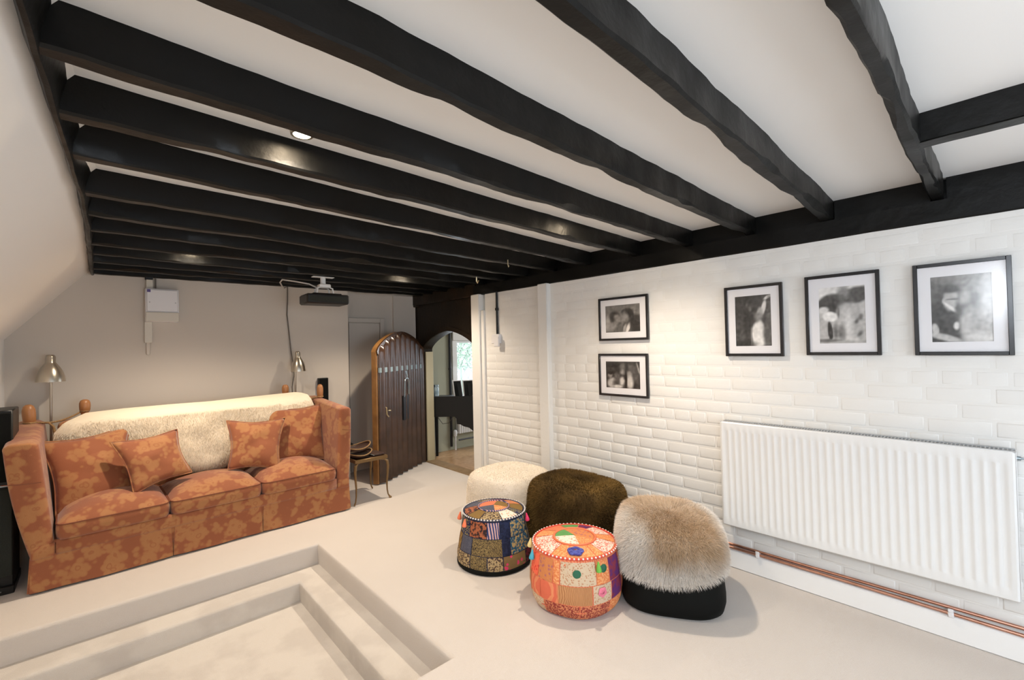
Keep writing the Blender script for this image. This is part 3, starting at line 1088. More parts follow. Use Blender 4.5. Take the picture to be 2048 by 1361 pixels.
# arm feet blocks under the flare (little upholstered stile)
for xx in ((-.004, .10), (SW - .10, SW + .004)):
    o = weld(rounded_block(lambda u, v, q: sT(xx[0] + (xx[1] - xx[0]) * u, .004 + .05 * v, .20 + .085 * q), 3, 2, 2).build('arm_stile', M['damask'], sofa))
    soften(o, .012)
# seam lines on the arm fronts
for (xa, xb_, z) in ((-.125, .055, .66), (SW - .065, SW + .035, .70)):
    MB().tube([sT(xa + .01, .002, z + .01), sT((xa + xb_) / 2, -.0005, z), sT(xb_ - .01, .002, z - .004)], .0022, 6).build('seam', M['piping'], sofa)
# back
def bk(u, v, q):
    x = .10 + u * (SW - .235)
    y = .62 + v * .13 + .06 * (q - .3)
    z = .16 + q * .80 - (.03 * (abs(2 * u - 1) ** 6))
    y += .018 * math.sin(PI * u) * (-1 if v == 0 else 0)
    return sT(x, y, z)
o = weld(rounded_block(bk, 14, 3, 12).build('backrest', M['damask'], sofa, ang=70)); soften(o, .03)

# seat cushions with piping
cx_ = [(.108, .655), (.668, 1.228), (1.240, SW - .112)]
for k, (xa, xb_) in enumerate(cx_):
    def cf(u, v, q, xa=xa, xb_=xb_, k=k):
        z0_ = .290
        edge_h = .092
        crown = .100 * (max(0, math.sin(PI * u)) ** .5) * (max(0, math.sin(PI * v ** .85)) ** .5)
        x = xa + (xb_ - xa) * u
        y = -.004 + v * .60
        if q <= .5:
            z = z0_ + edge_h * (q / .5)
        else:
            z = z0_ + edge_h + crown * ((q - .5) / .5)
        # puff the sides
        pf = .014 * math.sin(PI * min(1, q / .6)) if q < .6 else 0
        if v == 0: y -= pf
        if u == 0: x -= pf * .5
        if u == 1: x += pf * .5
        ru = min(u, 1 - u) * (xb_ - xa); rv = min(v, 1 - v) * .6
        # rounded plan corners
        cr = .05
        if ru < cr and rv < cr:
            dx_, dy_ = cr - ru, cr - rv
            rr = math.hypot(dx_, dy_)
            if rr > cr * .999:
                s_ = cr / rr
                x += (dx_ - dx_ * s_) * (1 if u < .5 else -1)
                y += (dy_ - dy_ * s_) * (1 if v < .5 else -1)
        return sT(x, y, z)
    nu, nv = 16, 14
    mb = MB()
    gu, gv = np.linspace(0, 1, nu + 1), np.linspace(0, 1, nv + 1)
    mb.grid([[cf(u, v, 1) for v in gv] for u in gu])
    mb.grid([[cf(u, v, 0) for v in gv] for u in gu])
    qs = np.linspace(0, .5, 6)
    def top_edge(u, v, q): return cf(u, v, q if q < .5 else .5)
    mb.grid([[top_edge(u, 0, q) for q in qs] for u in gu]); mb.grid([[top_edge(u, 1, q) for q in qs] for u in gu])
    mb.grid([[top_edge(0, v, q) for q in qs] for v in gv]); mb.grid([[top_edge(1, v, q) for q in qs] for v in gv])
    cu = weld(mb.build('seat_cushion', M['damask'], sofa, ang=80), .002)
    loop = [cf(u, 0, .5) for u in gu] + [cf(1, v, .5) for v in gv[1:]]
    loop2 = [cf(0, v, .5) for v in gv[::-1]] + loop
    WM[cu] = SM
    MB().tube(loop2, .0042, 6).build('piping', M['piping'], cu)

# finials and ropes
def finial(p, h=.12, r=.021, tilt=(0, 0)):
    ax = Vector((tilt[0], tilt[1], 1)).normalized()
    return MB().lathe([(0, -.02), (r * .72, -.02), (r * .72, .0), (r * .95, .012), (r * 1.02, h * .45), (r * 1.0, h * .7), (r * .78, h * .9), (r * .4, h * .985), (0, h)], p, 18, ax).build('finial', M['finial'], sofa)


F = [Vector(p) for p in ((-.352, 4.56, .945), (-.077, 4.67, .985), (1.325, 4.70, .99), (1.60, 4.56, .95))]
finial(F[0], .130, .034, (-.06, 0)); finial(F[1], .092, .032); finial(F[2], .095, .030); finial(F[3], .125, .029)


def rope_curve(a, b, sag, r=.007, n=14):
    pts = [a.lerp(b, t) + Vector((0, 0, -sag * math.sin(PI * t))) for t in np.linspace(0, 1, n)]
    return pts


mb = MB()
p = rope_curve(F[0] + Vector((.02, 0, .0)), F[1] + Vector((-.015, 0, .005)), .03)
mb.tube(p, .0065, 8)
mb.tube([F[0] + Vector((.028 * math.cos(a), .028 * math.sin(a), .004 + .002 * math.sin(2 * a))) for a in np.linspace(0, 2 * PI, 15)], .0065, 8)
mb.tube([F[1] + Vector((.023 * math.cos(a), .023 * math.sin(a), .006)) for a in np.linspace(0, 2 * PI, 15)], .0065, 8)
mb.tube([F[0] + Vector((.03, 0, 0)), F[0] + Vector((.09, -.01, -.005)), F[0] + Vector((.115, -.01, -.035)), F[0] + Vector((.125, -.01, -.10)), F[0] + Vector((.118, -.01, -.16))], [.0065, .0065, .0075, .010, .012], 8)
mb.build('rope', M['rope'], sofa)
mb = MB()
mb.tube(rope_curve(F[2] + Vector((.02, 0, .0)), F[3] + Vector((-.02, 0, 0)), .03), .0065, 8)
mb.tube([F[3] + Vector((.025 * math.cos(a), .025 * math.sin(a), .004)) for a in np.linspace(0, 2 * PI, 15)], .0065, 8)
mb.build('rope', M['rope'], sofa)

# ================================================================== scatter cushions
def ray_pt(px, py, Y):
    d_ = Vector((RR[0][0] * (px - 1024) / 908.47 + RR[1][0] * (py - 680.5) / 908.47 + RR[2][0],
                 RR[0][1] * (px - 1024) / 908.47 + RR[1][1] * (py - 680.5) / 908.47 + RR[2][1],
                 RR[0][2] * (px - 1024) / 908.47 + RR[1][2] * (py - 680.5) / 908.47 + RR[2][2]))
    return Vector((0, 0, 1.4)) + d_ * (Y / d_.y)


def pillow(c4, th, lab, seed, pinch=.068, wr=1.0):
    """c4: tl,tr,br,bl world corners"""
    tl, tr, br, bl = [Vector(p) for p in c4]
    ctr = (tl + tr + br + bl) / 4
    root = empty('scatter_cushion', (ctr.x, ctr.y, min(bl.z, br.z)), 0, label=lab, cat='cushion', group='damask scatter cushions on the sofa')
    nrm = (tr - tl).cross(bl - tl).normalized()
    if nrm.y > 0: nrm = -nrm
    n = 20
    F_, B_2 = [], []
    for i in range(n + 1):
        u = i / n
        fr_, br_ = [], []
        for j in range(n + 1):
            v = j / n
            # edges bow inwards between the corner ears
            uu = .5 + (u - .5) * (1 - pinch * 2.0 * math.sin(PI * v) ** 1.2)
            vv = .5 + (v - .5) * (1 - pinch * 2.0 * math.sin(PI * u) ** 1.2)
            p = tl.lerp(tr, uu).lerp(bl.lerp(br, uu), vv)
            k = (4 * u * (1 - u)) ** .55 * (4 * v * (1 - v)) ** .55
            wk = mnoise.noise(Vector((u * 4 + seed, v * 5, seed * 1.7))) * .016 * wr * k + .007 * wr * k * math.sin(9 * v + 6 * u + seed)
            edge = math.sin(PI * u) * math.sin(PI * v)
            fr_.append(p + nrm * (th * .5 * k + wk * min(1, edge * 3)))
            br_.append(p - nrm * (th * .5 * k))
        F_.append(fr_); B_2.append(br_)
    o = weld(MB().grid(F_).grid(B_2).build('cover', M['damask'], root, ang=120), .0008)
    rim = [F_[i][0] for i in range(n + 1)] + [F_[n][j] for j in range(1, n + 1)] + [F_[i][n] for i in range(n - 1, -1, -1)] + [F_[0][j] for j in range(n - 1, -1, -1)]
    MB().tube(rim, .0042, 6, cap=False).build('piping', M['damask'], root)
    return root


pillow((ray_pt(76, 886, 4.36), ray_pt(260, 849, 4.47), ray_pt(266, 988, 4.22), ray_pt(112, 1040, 4.16)), .15, 'big damask cushion against the left arm of the sofa', 1)
pillow((ray_pt(220, 885, 4.20), ray_pt(354, 859, 4.32), ray_pt(384, 945, 4.14), ray_pt(268, 990, 4.04)), .13, 'smaller damask cushion leaning in front of the big left-hand cushion', 2)
pillow((ray_pt(521, 817, 4.50), ray_pt(653, 806, 4.40), ray_pt(652, 918, 4.26), ray_pt(545, 932, 4.30)), .15, 'damask cushion against the right arm of the sofa', 4)
pillow((ray_pt(453, 842, 4.36), ray_pt(571, 836, 4.30), ray_pt(559, 940, 4.12), ray_pt(456, 940, 4.18)), .13, 'square damask cushion in front of the one by the right arm', 3)

# ================================================================== sheepskin over the sofa back
poly = [(104, 905), (107, 868), (128, 846), (172, 826), (250, 817), (340, 809), (420, 803), (520, 792), (596, 784), (618, 790), (628, 808), (622, 835), (590, 862), (530, 888), (480, 912), (452, 932), (420, 946), (392, 947), (366, 938), (345, 915), (300, 905), (230, 905), (160, 910)]
ctr = (385, 862)
thr = empty('sheepskin_throw', (0.65, 4.55, .45), label='long cream sheepskin draped over the sofa back', cat='throw')
NA, NRR = 92, 16
pl = []
acc = [0]
for i in range(len(poly)):
    a, b = poly[i], poly[(i + 1) % len(poly)]
    acc.append(acc[-1] + math.hypot(a[0] - b[0], a[1] - b[1]))
for k in range(NA):
    s_ = acc[-1] * k / NA
    i = max(q for q in range(len(poly)) if acc[q] <= s_)
    t = (s_ - acc[i]) / (acc[i + 1] - acc[i])
    a, b = poly[i], poly[(i + 1) % len(poly)]
    pl.append((a[0] + (b[0] - a[0]) * t, a[1] + (b[1] - a[1]) * t))


def throw_pt(px, py, lift):
    # follow the raking front of the sofa back, rolling over its top edge
    Y = 4.47
    for _ in range(3):
        q = ray_pt(px, py, Y)
        Y = 4.43 + .15 * (q.z - .45) + (max(0, q.z - .93) * .8) - lift
    return ray_pt(px, py, Y)


G = []
for k in range(NA + 1):
    x, y = pl[k % NA]
    row = []
    for j in range(NRR + 1):
        t = j / NRR
        px, py = ctr[0] + (x - ctr[0]) * t, ctr[1] + (y - ctr[1]) * t
        lift = .055 * (1 - max(0, (t - .78) / .22) ** 2.2) + .012 * mnoise.noise(Vector((px * .02, py * .03, 1)))
        row.append(throw_pt(px, py, lift))
    G.append(row)
G = np.array([[tuple(p) for p in r] for r in G])
cream = np.array((0.80, 0.695, 0.54))
shade_n = np.array([[mnoise.noise(Vector((p[0] * 5, p[1] * 5, p[2] * 7))) for p in r] for r in G])
cols = cream[None, None] * (1 + .06 * shade_n[..., None])
painted_skin(G, cols, 'hide', thr)
pos, nn, ii, jj = sample_grid(G, 44000, 5)
flip = np.where(nn[:, 1:2] > 0, -1, 1); nn = nn * flip
comb = np.zeros_like(pos); comb[:, 2] = -.8; comb[:, 0] = RNG.normal(0, .35, len(pos))
cc = cream[None] * (1 + RNG.normal(0, .07, (len(pos), 1)))
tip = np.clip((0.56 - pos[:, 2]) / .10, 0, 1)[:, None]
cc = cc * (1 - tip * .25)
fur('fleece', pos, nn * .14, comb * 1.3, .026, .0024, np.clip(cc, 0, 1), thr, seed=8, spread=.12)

# ================================================================== poufs with sheepskin tops
def se(th, e):
    c, s_ = math.cos(th), math.sin(th)
    r = (abs(c) ** e + abs(s_) ** e) ** (-1 / e)
    return r


def fur_pouf(cx0, cy0, rot, R, Hh, front_edge, lab, colfn, flen, nst, base_mat, fwid, seed, e=3.3, lift_back=0.0, spread=.6, tilt=(.2, .7)):
    root = empty('fur_pouf', (cx0, cy0, 0), 0, label=lab, cat='pouf', group='sheepskin topped poufs')
    NT = 72
    prof = [(.0, .0), (.80, .0), (.90, .012), (.965, .05), (1.0, .14), (1.0, .22), (.985, .32), (.97, .50), (.955, .68), (.935, .82), (.885, .92), (.78, .98), (.40, 1.005), (.18, 1.012), (0, 1.014)]

    def pt(th, k, off=0.0):
        r_, z_ = k
        rr = se(th - rot, e) * R * r_ * .93
        x, y = math.cos(th), math.sin(th)
        zz = z_ * Hh + lift_back * max(0, z_ - .4) * (y * tilt[1] + x * tilt[0]) * r_
        zo = off * max(0, (z_ - .80) / .2)
        return (cx0 + x * (rr + off * (1 if z_ < .97 else .3)), cy0 + y * (rr + off * (1 if z_ < .97 else .3)), max(0, zz + zo))
    body = [[pt(2 * PI * k / NT, q) for q in prof] for k in range(NT + 1)]
    weld(MB().grid(body).build('base', base_mat, root, ang=70), .001)
    # pelt from top centre down to a wavy edge
    NP = 22

    def interp(z_):
        for a, b in zip(prof[1:-1], prof[2:]):
            if a[1] <= z_ <= b[1]:
                t = 0 if b[1] == a[1] else (z_ - a[1]) / (b[1] - a[1])
                return a[0] + (b[0] - a[0]) * t
        return .8
    # arc-length table over the profile from the top
    tab = [(0, 1.014)]
    zs = list(np.linspace(1.012, .02, 60))
    path = [(0.0, 1.014)] + [(.18, 1.012), (.40, 1.005), (.78, .98), (.885, .92)] + [(interp(z_), z_) for z_ in np.linspace(.86, .03, 24)]
    Gp = []
    for k in range(NT + 1):
        th = 2 * PI * (k % NT) / NT
        zl = front_edge(th)
        row = []
        # cut the path at height zl
        cut = [q for q in path if q[1] > zl] + [(interp(zl), zl)]
        seg = [0]
        for a, b in zip(cut[:-1], cut[1:]):
            seg.append(seg[-1] + math.hypot((a[0] - b[0]) * R, (a[1] - b[1]) * Hh))
        for j in range(NP + 1):
            s_ = seg[-1] * j / NP
            i = min(len(cut) - 2, max(q for q in range(len(seg)) if seg[q] <= s_ + 1e-9))
            t = 0 if seg[i + 1] == seg[i] else (s_ - seg[i]) / (seg[i + 1] - seg[i])
            r_, z_ = cut[i][0] + (cut[i + 1][0] - cut[i][0]) * t, cut[i][1] + (cut[i + 1][1] - cut[i][1]) * t
            row.append(pt(th, (r_, z_), .010))
        Gp.append(row)
    Gp = np.array(Gp)
    ctr_ = np.array((cx0, cy0, Hh * .5))
    cols = np.array([[colfn(p, j / NP) for j, p in enumerate(r)] for r in Gp])
    painted_skin(Gp, cols * .9, 'hide', root)
    pos, nn, ii, jj = sample_grid(Gp, nst, seed)
    flip = np.where(((pos - ctr_) * nn).sum(1, keepdims=True) < 0, -1, 1); nn = nn * flip
    comb = (pos - ctr_); comb[:, 2] = 0
    comb /= np.linalg.norm(comb, axis=1, keepdims=True) + 1e-6
    comb = comb * .7; comb[:, 2] = -.75 * np.clip(jj / NP, .2, 1)
    rg_ = np.random.default_rng(seed)
    comb += rg_.normal(0, .25, comb.shape)
    cc = np.array([colfn(p, j / NP) for p, j in zip(pos, jj)]) * (1 + rg_.normal(0, .09, (nst, 1)))
    fur('fleece', pos, nn, comb, flen, fwid, np.clip(cc, 0, 1), root, seed=seed, spread=spread)
    return root


def mixc(a, b, t): return tuple(np.array(a) * (1 - t) + np.array(b) * t)


def tan_col(p, t):
    dx_, dy_ = p[0] - 2.36, p[1] - 1.315
    lat = abs(dx_ * .739 - dy_ * .673)
    fw = -dx_ * .876 - dy_ * .482
    n1 = mnoise.noise(Vector((p[0] * 8, p[1] * 8, p[2] * 7)))
    n2 = mnoise.noise(Vector((p[0] * 26, p[1] * 26, p[2] * 20)))
    k = max((lat - .15 + .06 * n1) / .09, (.33 - p[2] + .05 * n1) / .09)
    k = min(1, max(0, k))
    c = mixc((.56, .41, .27), (.68, .53, .39), min(1, max(0, .5 + n2 * .9 - fw * 2)))
    return mixc(c, (.78, .725, .66), k)


def brown_col(p, t):
    n1 = mnoise.noise(Vector((p[0] * 6, p[1] * 6, p[2] * 7)))
    return mixc((.055, .031, .009), (.17, .100, .028), min(1, max(0, .35 + n1 * 1.2 + (.3 if t < .4 else 0))))


def cream_col(p, t): return (.87, .785, .67)


fur_pouf(2.36, 1.315, .55, .292, .432, lambda th: .44 + .035 * math.sin(3 * th + .4) + .36 * math.exp(-((((th + .85 + PI) % (2 * PI)) - PI) / .70) ** 2), 'black pouf with a tan and grey long-haired sheepskin top, by the radiator',
         tan_col, .052, 46000, M['blackmatte'], .0018, 21, lift_back=.05, spread=.36)
fur_pouf(2.482, 2.076, .2, .335, .452, lambda th: .12 + .03 * math.sin(2 * th), 'dark brown sheepskin pouf behind the patchwork poufs',
         brown_col, .022, 26000, M['blackmatte'], .0032, 22, lift_back=.05, spread=.45, tilt=(-.8, .55))
fur_pouf(2.43, 2.73, .1, .325, .412, lambda th: .10, 'cream short-haired sheepskin pouf, the farthest by the wall',
         cream_col, .008, 26000, M['blackmatte'], .0034, 23, spread=.3)

# ================================================================== patchwork poufs
def embroid(name, base, thread, kind, scale):
    m = mat(name, base, .7, spec=.3)
    N, L = nodes(m)
    b = N['Principled BSDF']
    tc = N.new('ShaderNodeTexCoord')
    if kind == 'vine':
        t = N.new('ShaderNodeTexWave'); t.inputs['Scale'].default_value = scale * .55; t.inputs['Distortion'].default_value = 14; t.inputs['Detail Scale'].default_value = 2.2
        src, lo, hi = t.outputs['Fac'], .55, .68
    elif kind == 'dot':
        t = N.new('ShaderNodeTexVoronoi'); t.inputs['Scale'].default_value = scale
        src, lo, hi = t.outputs['Distance'], .30, .38
    elif kind == 'stripe':
        t = N.new('ShaderNodeTexWave'); t.inputs['Scale'].default_value = scale * .6; t.inputs['Distortion'].default_value = 1.2
        src, lo, hi = t.outputs['Fac'], .45, .6
    else:
        t = N.new('ShaderNodeTexNoise'); t.inputs['Scale'].default_value = scale * 1.6; t.inputs['Detail'].default_value = 3
        src, lo, hi = t.outputs['Fac'], .47, .56
    L.new(tc.outputs['Object'], t.inputs['Vector'])
    r = N.new('ShaderNodeValToRGB')
    r.color_ramp.elements[0].position = lo; r.color_ramp.elements[1].position = hi
    r.color_ramp.elements[0].color = (*base, 1); r.color_ramp.elements[1].color = (*thread, 1)
    L.new(src, r.inputs['Fac']); L.new(r.outputs['Color'], b.inputs['Base Color'])
    bp = N.new('ShaderNodeBump'); bp.inputs['Strength'].default_value = .6; bp.inputs['Distance'].default_value = .003
    L.new(src, bp.inputs['Height']); L.new(bp.outputs['Normal'], b.inputs['Normal'])
    return m


def srgb(r, g, b): return tuple(((c / 255 + .055) / 1.055) ** 2.4 if c > 10 else c / 255 / 12.92 for c in (r, g, b))


C = srgb
P_navy_vine = embroid('navy_gold_vine', C(25, 40, 85), C(150, 135, 90), 'vine', 40)
P_navy = embroid('navy_plain', C(18, 26, 52), C(28, 38, 70), 'noise', 40)
P_gold = embroid('gold_on_black', C(150, 128, 82), C(40, 32, 30), 'vine', 90)
P_rust = embroid('rust_black_leaf', C(165, 95, 62), C(45, 32, 34), 'noise', 34)
P_slate = embroid('slate_velvet', C(72, 74, 90), C(92, 92, 104), 'noise', 120)
P_stripe = embroid('blue_pink_stripe', C(45, 60, 110), C(205, 165, 160), 'stripe', 42)
P_teal = embroid('teal_gold_flower', C(34, 78, 104), C(165, 142, 96), 'noise', 44)
P_sand = embroid('sand_sequins', C(172, 150, 110), C(72, 54, 46), 'noise', 60)
P_pink = embroid('magenta_knots', C(205, 60, 105), C(120, 98, 64), 'dot', 30)
P_olive = embroid('ochre_cord', C(150, 118, 62), C(112, 84, 40), 'stripe', 60)
P_maroon = embroid('maroon_black', C(100, 32, 48), C(30, 18, 24), 'noise', 36)
P_peach = embroid('peach_sequins', C(220, 150, 120), C(235, 215, 200), 'dot', 60)
P_orange = embroid('orange_silk', C(220, 128, 76), C(232, 165, 112), 'noise', 70)
P_coral = embroid('coral_plain', C(216, 108, 80), C(226, 140, 98), 'stripe', 50)
P_red = embroid('scarlet_shiny', C(220, 50, 45), C(240, 110, 80), 'dot', 60)
P_redgold = embroid('crimson_gold', C(140, 52, 48), C(206, 132, 92), 'noise', 85)
P_tanmesh = embroid('tan_mesh', C(176, 122, 80), C(200, 146, 100), 'stripe', 110)
P_ivory = embroid('ivory_red_sprig', C(232, 214, 200), C(214, 120, 102), 'noise', 70)
P_purple = embroid('violet_velvet', C(95, 45, 105), C(130, 50, 70), 'noise', 22)
P_mauve = embroid('mauve_knots', C(175, 105, 105), C(205, 130, 80), 'dot', 55)
P_sequin = embroid('grey_sequins', C(186, 138, 106), C(206, 184, 156), 'dot', 95)
P_green = embroid('green_leaf', C(70, 140, 80), C(120, 170, 100), 'stripe', 60)
M['greenmirror'] = mat('green_medallion', C(18, 95, 70), .25, spec=.7)
M['coraltassel'] = mat('coral_tassel', C(240, 125, 85), .7)
M['pinktassel'] = mat('pink_tassel', C(225, 60, 105), .7)
M['bluetassel'] = mat('turquoise_tassel', C(70, 165, 190), .7)
M['greentassel'] = mat('green_tassel', C(105, 175, 70), .7)
M['yellowtassel'] = mat('pale_yellow_tassel', C(235, 215, 150), .7)
M['rose'] = mat('blue_rose', C(85, 95, 175), .7, var=(60, C(60, 60, 140), .45, .55))
M['rosepink'] = mat('pink_rose', C(228, 125, 150), .7)
M['redpipe'] = mat('red_edging', C(205, 70, 50), .7)


def patch_pouf(cx0, cy0, prof, topR, topZ, lab, rows, topseq, seams, beadmat, facing, tassels):
    """prof(z)->radius; rows: [(z0,z1,[(width,mat)...])] going clockwise from angle 'facing'"""
    root = empty('patchwork_pouf', (cx0, cy0, 0), 0, label=lab, cat='pouf', group='patchwork poufs')
    NT = 64
    zs = [0, .004, .02, .05, .09, .13, .17, .21, .25, .28, .30]
    zs = [z for z in zs if z < topZ - .02] + [topZ - .012]

    def P(th, z, off=0):
        r = prof(z) + off + .004 * math.sin(5 * th) * (1 - z / topZ)
        return (cx0 + r * math.cos(th), cy0 + r * math.sin(th), z)

    def top(th, f):
        return (cx0 + topR * f * math.cos(th), cy0 + topR * f * math.sin(th), topZ + .028 * (1 - f ** 2.2))
    body = [[(cx0, cy0, 0)] + [P(2 * PI * k / NT, z) for z in zs] + [top(2 * PI * k / NT, f) for f in (1, .85, .6, .3, 0.001)] for k in range(NT + 1)]
    weld(MB().grid(body).build('body', seams, root, ang=70), .0015)
    for z0_, z1_, seq in rows:
        tot = sum(q[0] for q in seq)
        th = facing
        for wd_, m_ in seq:
            da = 2 * PI * wd_ / tot
            a0, a1 = th + .012, th + da - .012
            n_ = max(3, int(da / .16))
            g = [[P(a0 + (a1 - a0) * i / n_, z0_ + .002 + (z1_ - z0_ - .004) * j / 3, .0035 if 0 < i < n_ and 0 < j < 3 else .0012) for j in range(4)] for i in range(n_ + 1)]
            MB().grid(g).build('patch', m_, root, ang=80)
            th += da
    tot = sum(q[0] for q in topseq[0])
    th = facing
    for wd_, m_ in topseq[0]:
        da = 2 * PI * wd_ / tot
        n_ = max(3, int(da / .2))
        g = [[(lambda q: (q[0], q[1], q[2] + (.0035 if 0 < i < n_ and 0 < j < 2 else .0015)))(top(th + .015 + (da - .03) * i / n_, f)) for j, f in enumerate((.54, .75, .96))] for i in range(n_ + 1)]
        MB().grid(g).build('patch', m_, root, ang=80)
        th += da
    # centre medallion: two halves, or a panel with side slips
    for a0, a1, m_ in topseq[1]:
        g = [[(lambda q: (q[0], q[1], q[2] + .002))(top(a0 + (a1 - a0) * i / 8, f)) for f in (.02, .24, .47)] for i in range(9)]
        MB().grid(g).build('patch', m_, root, ang=80)
    MB().tube([(lambda q: (q[0], q[1], q[2] + .003))(top(2 * PI * k / 40, .505)) for k in range(41)], .005, 6, cap=False).build('medallion_cord', topseq[2], root)
    MB().tube([(cx0 + (topR + .003) * math.cos(2 * PI * k / 48), cy0 + (topR + .003) * math.sin(2 * PI * k / 48), topZ + .001) for k in range(49)], .0055, 6, cap=False).build('edge_cord', topseq[3], root)
    mb_ = MB()
    nb = 64
    for k in range(nb):
        a = 2 * PI * k / nb
        c_ = (cx0 + (topR + .006) * math.cos(a), cy0 + (topR + .006) * math.sin(a), topZ + .004)
        mb_.lathe([(0, -.0052), (.0045, -.003), (.0056, 0), (.0045, .003), (0, .0052)], c_, 6)
    mb_.build('beads', beadmat, root, kind='stuff')
    for a, m_ in tassels:
        q = Vector((cx0 + (prof(topZ - .02) + .012) * math.cos(a), cy0 + (prof(topZ - .02) + .012) * math.sin(a), topZ - .008))
        o_ = Vector((math.cos(a), math.sin(a), 0))
        MB().lathe([(0, 0), (.004, -.002), (.006, -.012), (.012, -.03), (.015, -.045), (.013, -.05), (0, -.048)], q + o_ * .006, 10, (o_.x * -.15, o_.y * -.15, 1)).build('tassel', m_, root)
    return root, P, top


def prof_blue(z):
    pts = [(0, .215), (.012, .235), (.04, .243), (.10, .238), (.18, .222), (.26, .207), (.33, .200), (.4, .198)]
    return float(np.interp(z, [p[0] for p in pts], [p[1] for p in pts]))


def prof_orange(z):
    pts = [(0, .205), (.012, .225), (.05, .243), (.11, .252), (.18, .25), (.27, .238), (.308, .229), (.34, .225)]
    return float(np.interp(z, [p[0] for p in pts], [p[1] for p in pts]))


view_b = math.atan2(-2.335, -1.93)   # angle facing the camera
fb = view_b - PI / 2 - .15           # start at the left silhouette as seen (angles grow towards the right... counter-clockwise)
bx, by = 1.93, 2.335
back_fill = [(1.0, P_navy_vine), (.8, P_gold), (.9, P_teal), (.8, P_rust)]
root, PB, TB = patch_pouf(bx, by, prof_blue, .200, .325, 'blue and gold patchwork pouf with mirrored embroidery, in front of the cream pouf',
    [(.030, .115, [(.35, P_olive), (.75, P_sand), (.55, P_gold), (.45, P_sand), (.8, P_pink), (.4, P_maroon)] + back_fill),
     (.115, .215, [(.25, P_maroon), (.35, P_olive), (.50, P_slate), (.95, P_gold), (.25, P_navy), (.85, P_teal)] + back_fill),
     (.215, .314, [(.30, P_navy), (.65, P_navy_vine), (.62, P_rust), (.40, P_stripe), (.35, P_navy), (.75, P_teal)] + back_fill)],
    ([(.8, P_rust), (.7, P_olive), (.9, P_sand), (.8, P_peach), (.4, P_navy_vine), (.8, P_olive), (.8, P_mauve), (.8, P_maroon), (.7, P_sand), (.9, P_slate)],
     [(fb + .3, fb + 1.8, P_slate), (fb + 1.8, fb + 2.9, P_orange), (fb + 2.9, fb + 4.6, P_olive), (fb + 4.6, fb + 6.58, P_coral)], P_stripe, P_slate),
    P_navy, M['pearl'], fb, [(fb + .12, M['coraltassel']), (fb + .75, M['coraltassel']), (fb + 3.0, M['pinktassel']), (fb + 4.4, M['coraltassel'])])
MB().lathe([(.205, 0), (.236, 0), (.247, .012), (.247, .026), (.238, .032)], (bx, by, 0.0), 48).build('black_hem', M['blackmatte'], root)

view_o = math.atan2(-1.70, -1.99)
fo = view_o - PI / 2 - .1
ox, oy = 1.955, 1.665
back_o = [(1.0, P_coral), (.8, P_redgold), (.9, P_tanmesh), (.8, P_orange)]
root, PO, TO = patch_pouf(ox, oy, prof_orange, .226, .312, 'orange and red patchwork pouf with a beaded white-edged top, in front of the brown pouf',
    [(.012, .088, [(.45, P_orange), (.55, P_sequin), (.85, P_redgold), (.75, P_redgold), (.55, P_orange)] + back_o),
     (.088, .185, [(.45, P_tanmesh), (.45, P_coral), (.45, P_coral), (.75, P_tanmesh), (.50, P_sequin), (.45, P_purple)] + back_o),
     (.185, .300, [(.42, P_sequin), (.38, P_red), (.42, P_mauve), (.16, P_orange), (.80, P_sequin), (.35, P_orange), (.45, P_purple)] + back_o)],
    ([(.55, P_ivory), (.55, P_ivory), (.40, P_orange), (.75, P_orange), (.25, P_orange), (.75, P_ivory), (.45, P_orange), (.7, P_ivory), (.4, P_purple), (.55, P_green), (.6, P_coral), (.5, P_orange)],
     [(fo + .2, fo + 1.9, P_peach), (fo + 1.9, fo + 2.9, P_orange), (fo + 2.9, fo + 5.4, P_mauve), (fo + 5.4, fo + 6.48, P_green)], M['coraltassel'], M['redpipe']),
    P_coral, M['pearl'], fo, [(fo - .05, M['yellowtassel']), (fo + .55, M['bluetassel']), (fo + 2.15, M['greentassel']), (fo + 3.2, M['yellowtassel']), (fo + 4.9, M['greentassel'])])


def disc_on(th, z, Pf, r, m_, name, root, dome=.006):
    c = Vector(Pf(th, z, .002)); nrm = Vector((math.cos(th), math.sin(th), 0))
    return MB().lathe([(r, 0), (r * .9, dome * .6), (r * .5, dome), (0, dome)], c, 16, nrm).build(name, m_, root)


disc_on(fo + 1.70, .245, PO, .022, M['greenmirror'], 'medallion', root)
disc_on(fo + 2.30, .258, PO, .022, M['greenmirror'], 'medallion', root)
# rose appliques
def rose(c, nrm, r, m_, root):
    nrm = Vector(nrm).normalized()
    a = nrm.cross(Vector((0, 0, 1)) if abs(nrm.z) < .9 else Vector((1, 0, 0))).normalized(); b = nrm.cross(a)
    mb_ = MB()
    for k in range(4):
        rr = r * (1 - .23 * k)
        pts = [c + nrm * (.003 + .0025 * k) + (a * math.cos(t) + b * math.sin(t)) * rr * (1 + .10 * math.sin(5 * t + k)) for t in np.linspace(0, 2 * PI, 25)]
        mb_.tube(pts, rr * .20, 6, cap=False)
    pts = [c + nrm * .002 + (a * math.cos(t) + b * math.sin(t)) * r for t in np.linspace(0, 2 * PI, 20)[:-1]]
    mb_.add(pts, [tuple(range(len(pts)))])
    return mb_.build('rose_applique', m_, root)


q = Vector(TO(fo + PI / 2 + .12, .74))
rose(q, (0, 0, 1), .036, M['rose'], root)
th = fo + 2.22
rose(Vector(PO(th, .150, .004)), (math.cos(th), math.sin(th), 0), .020, M['rosepink'], root)

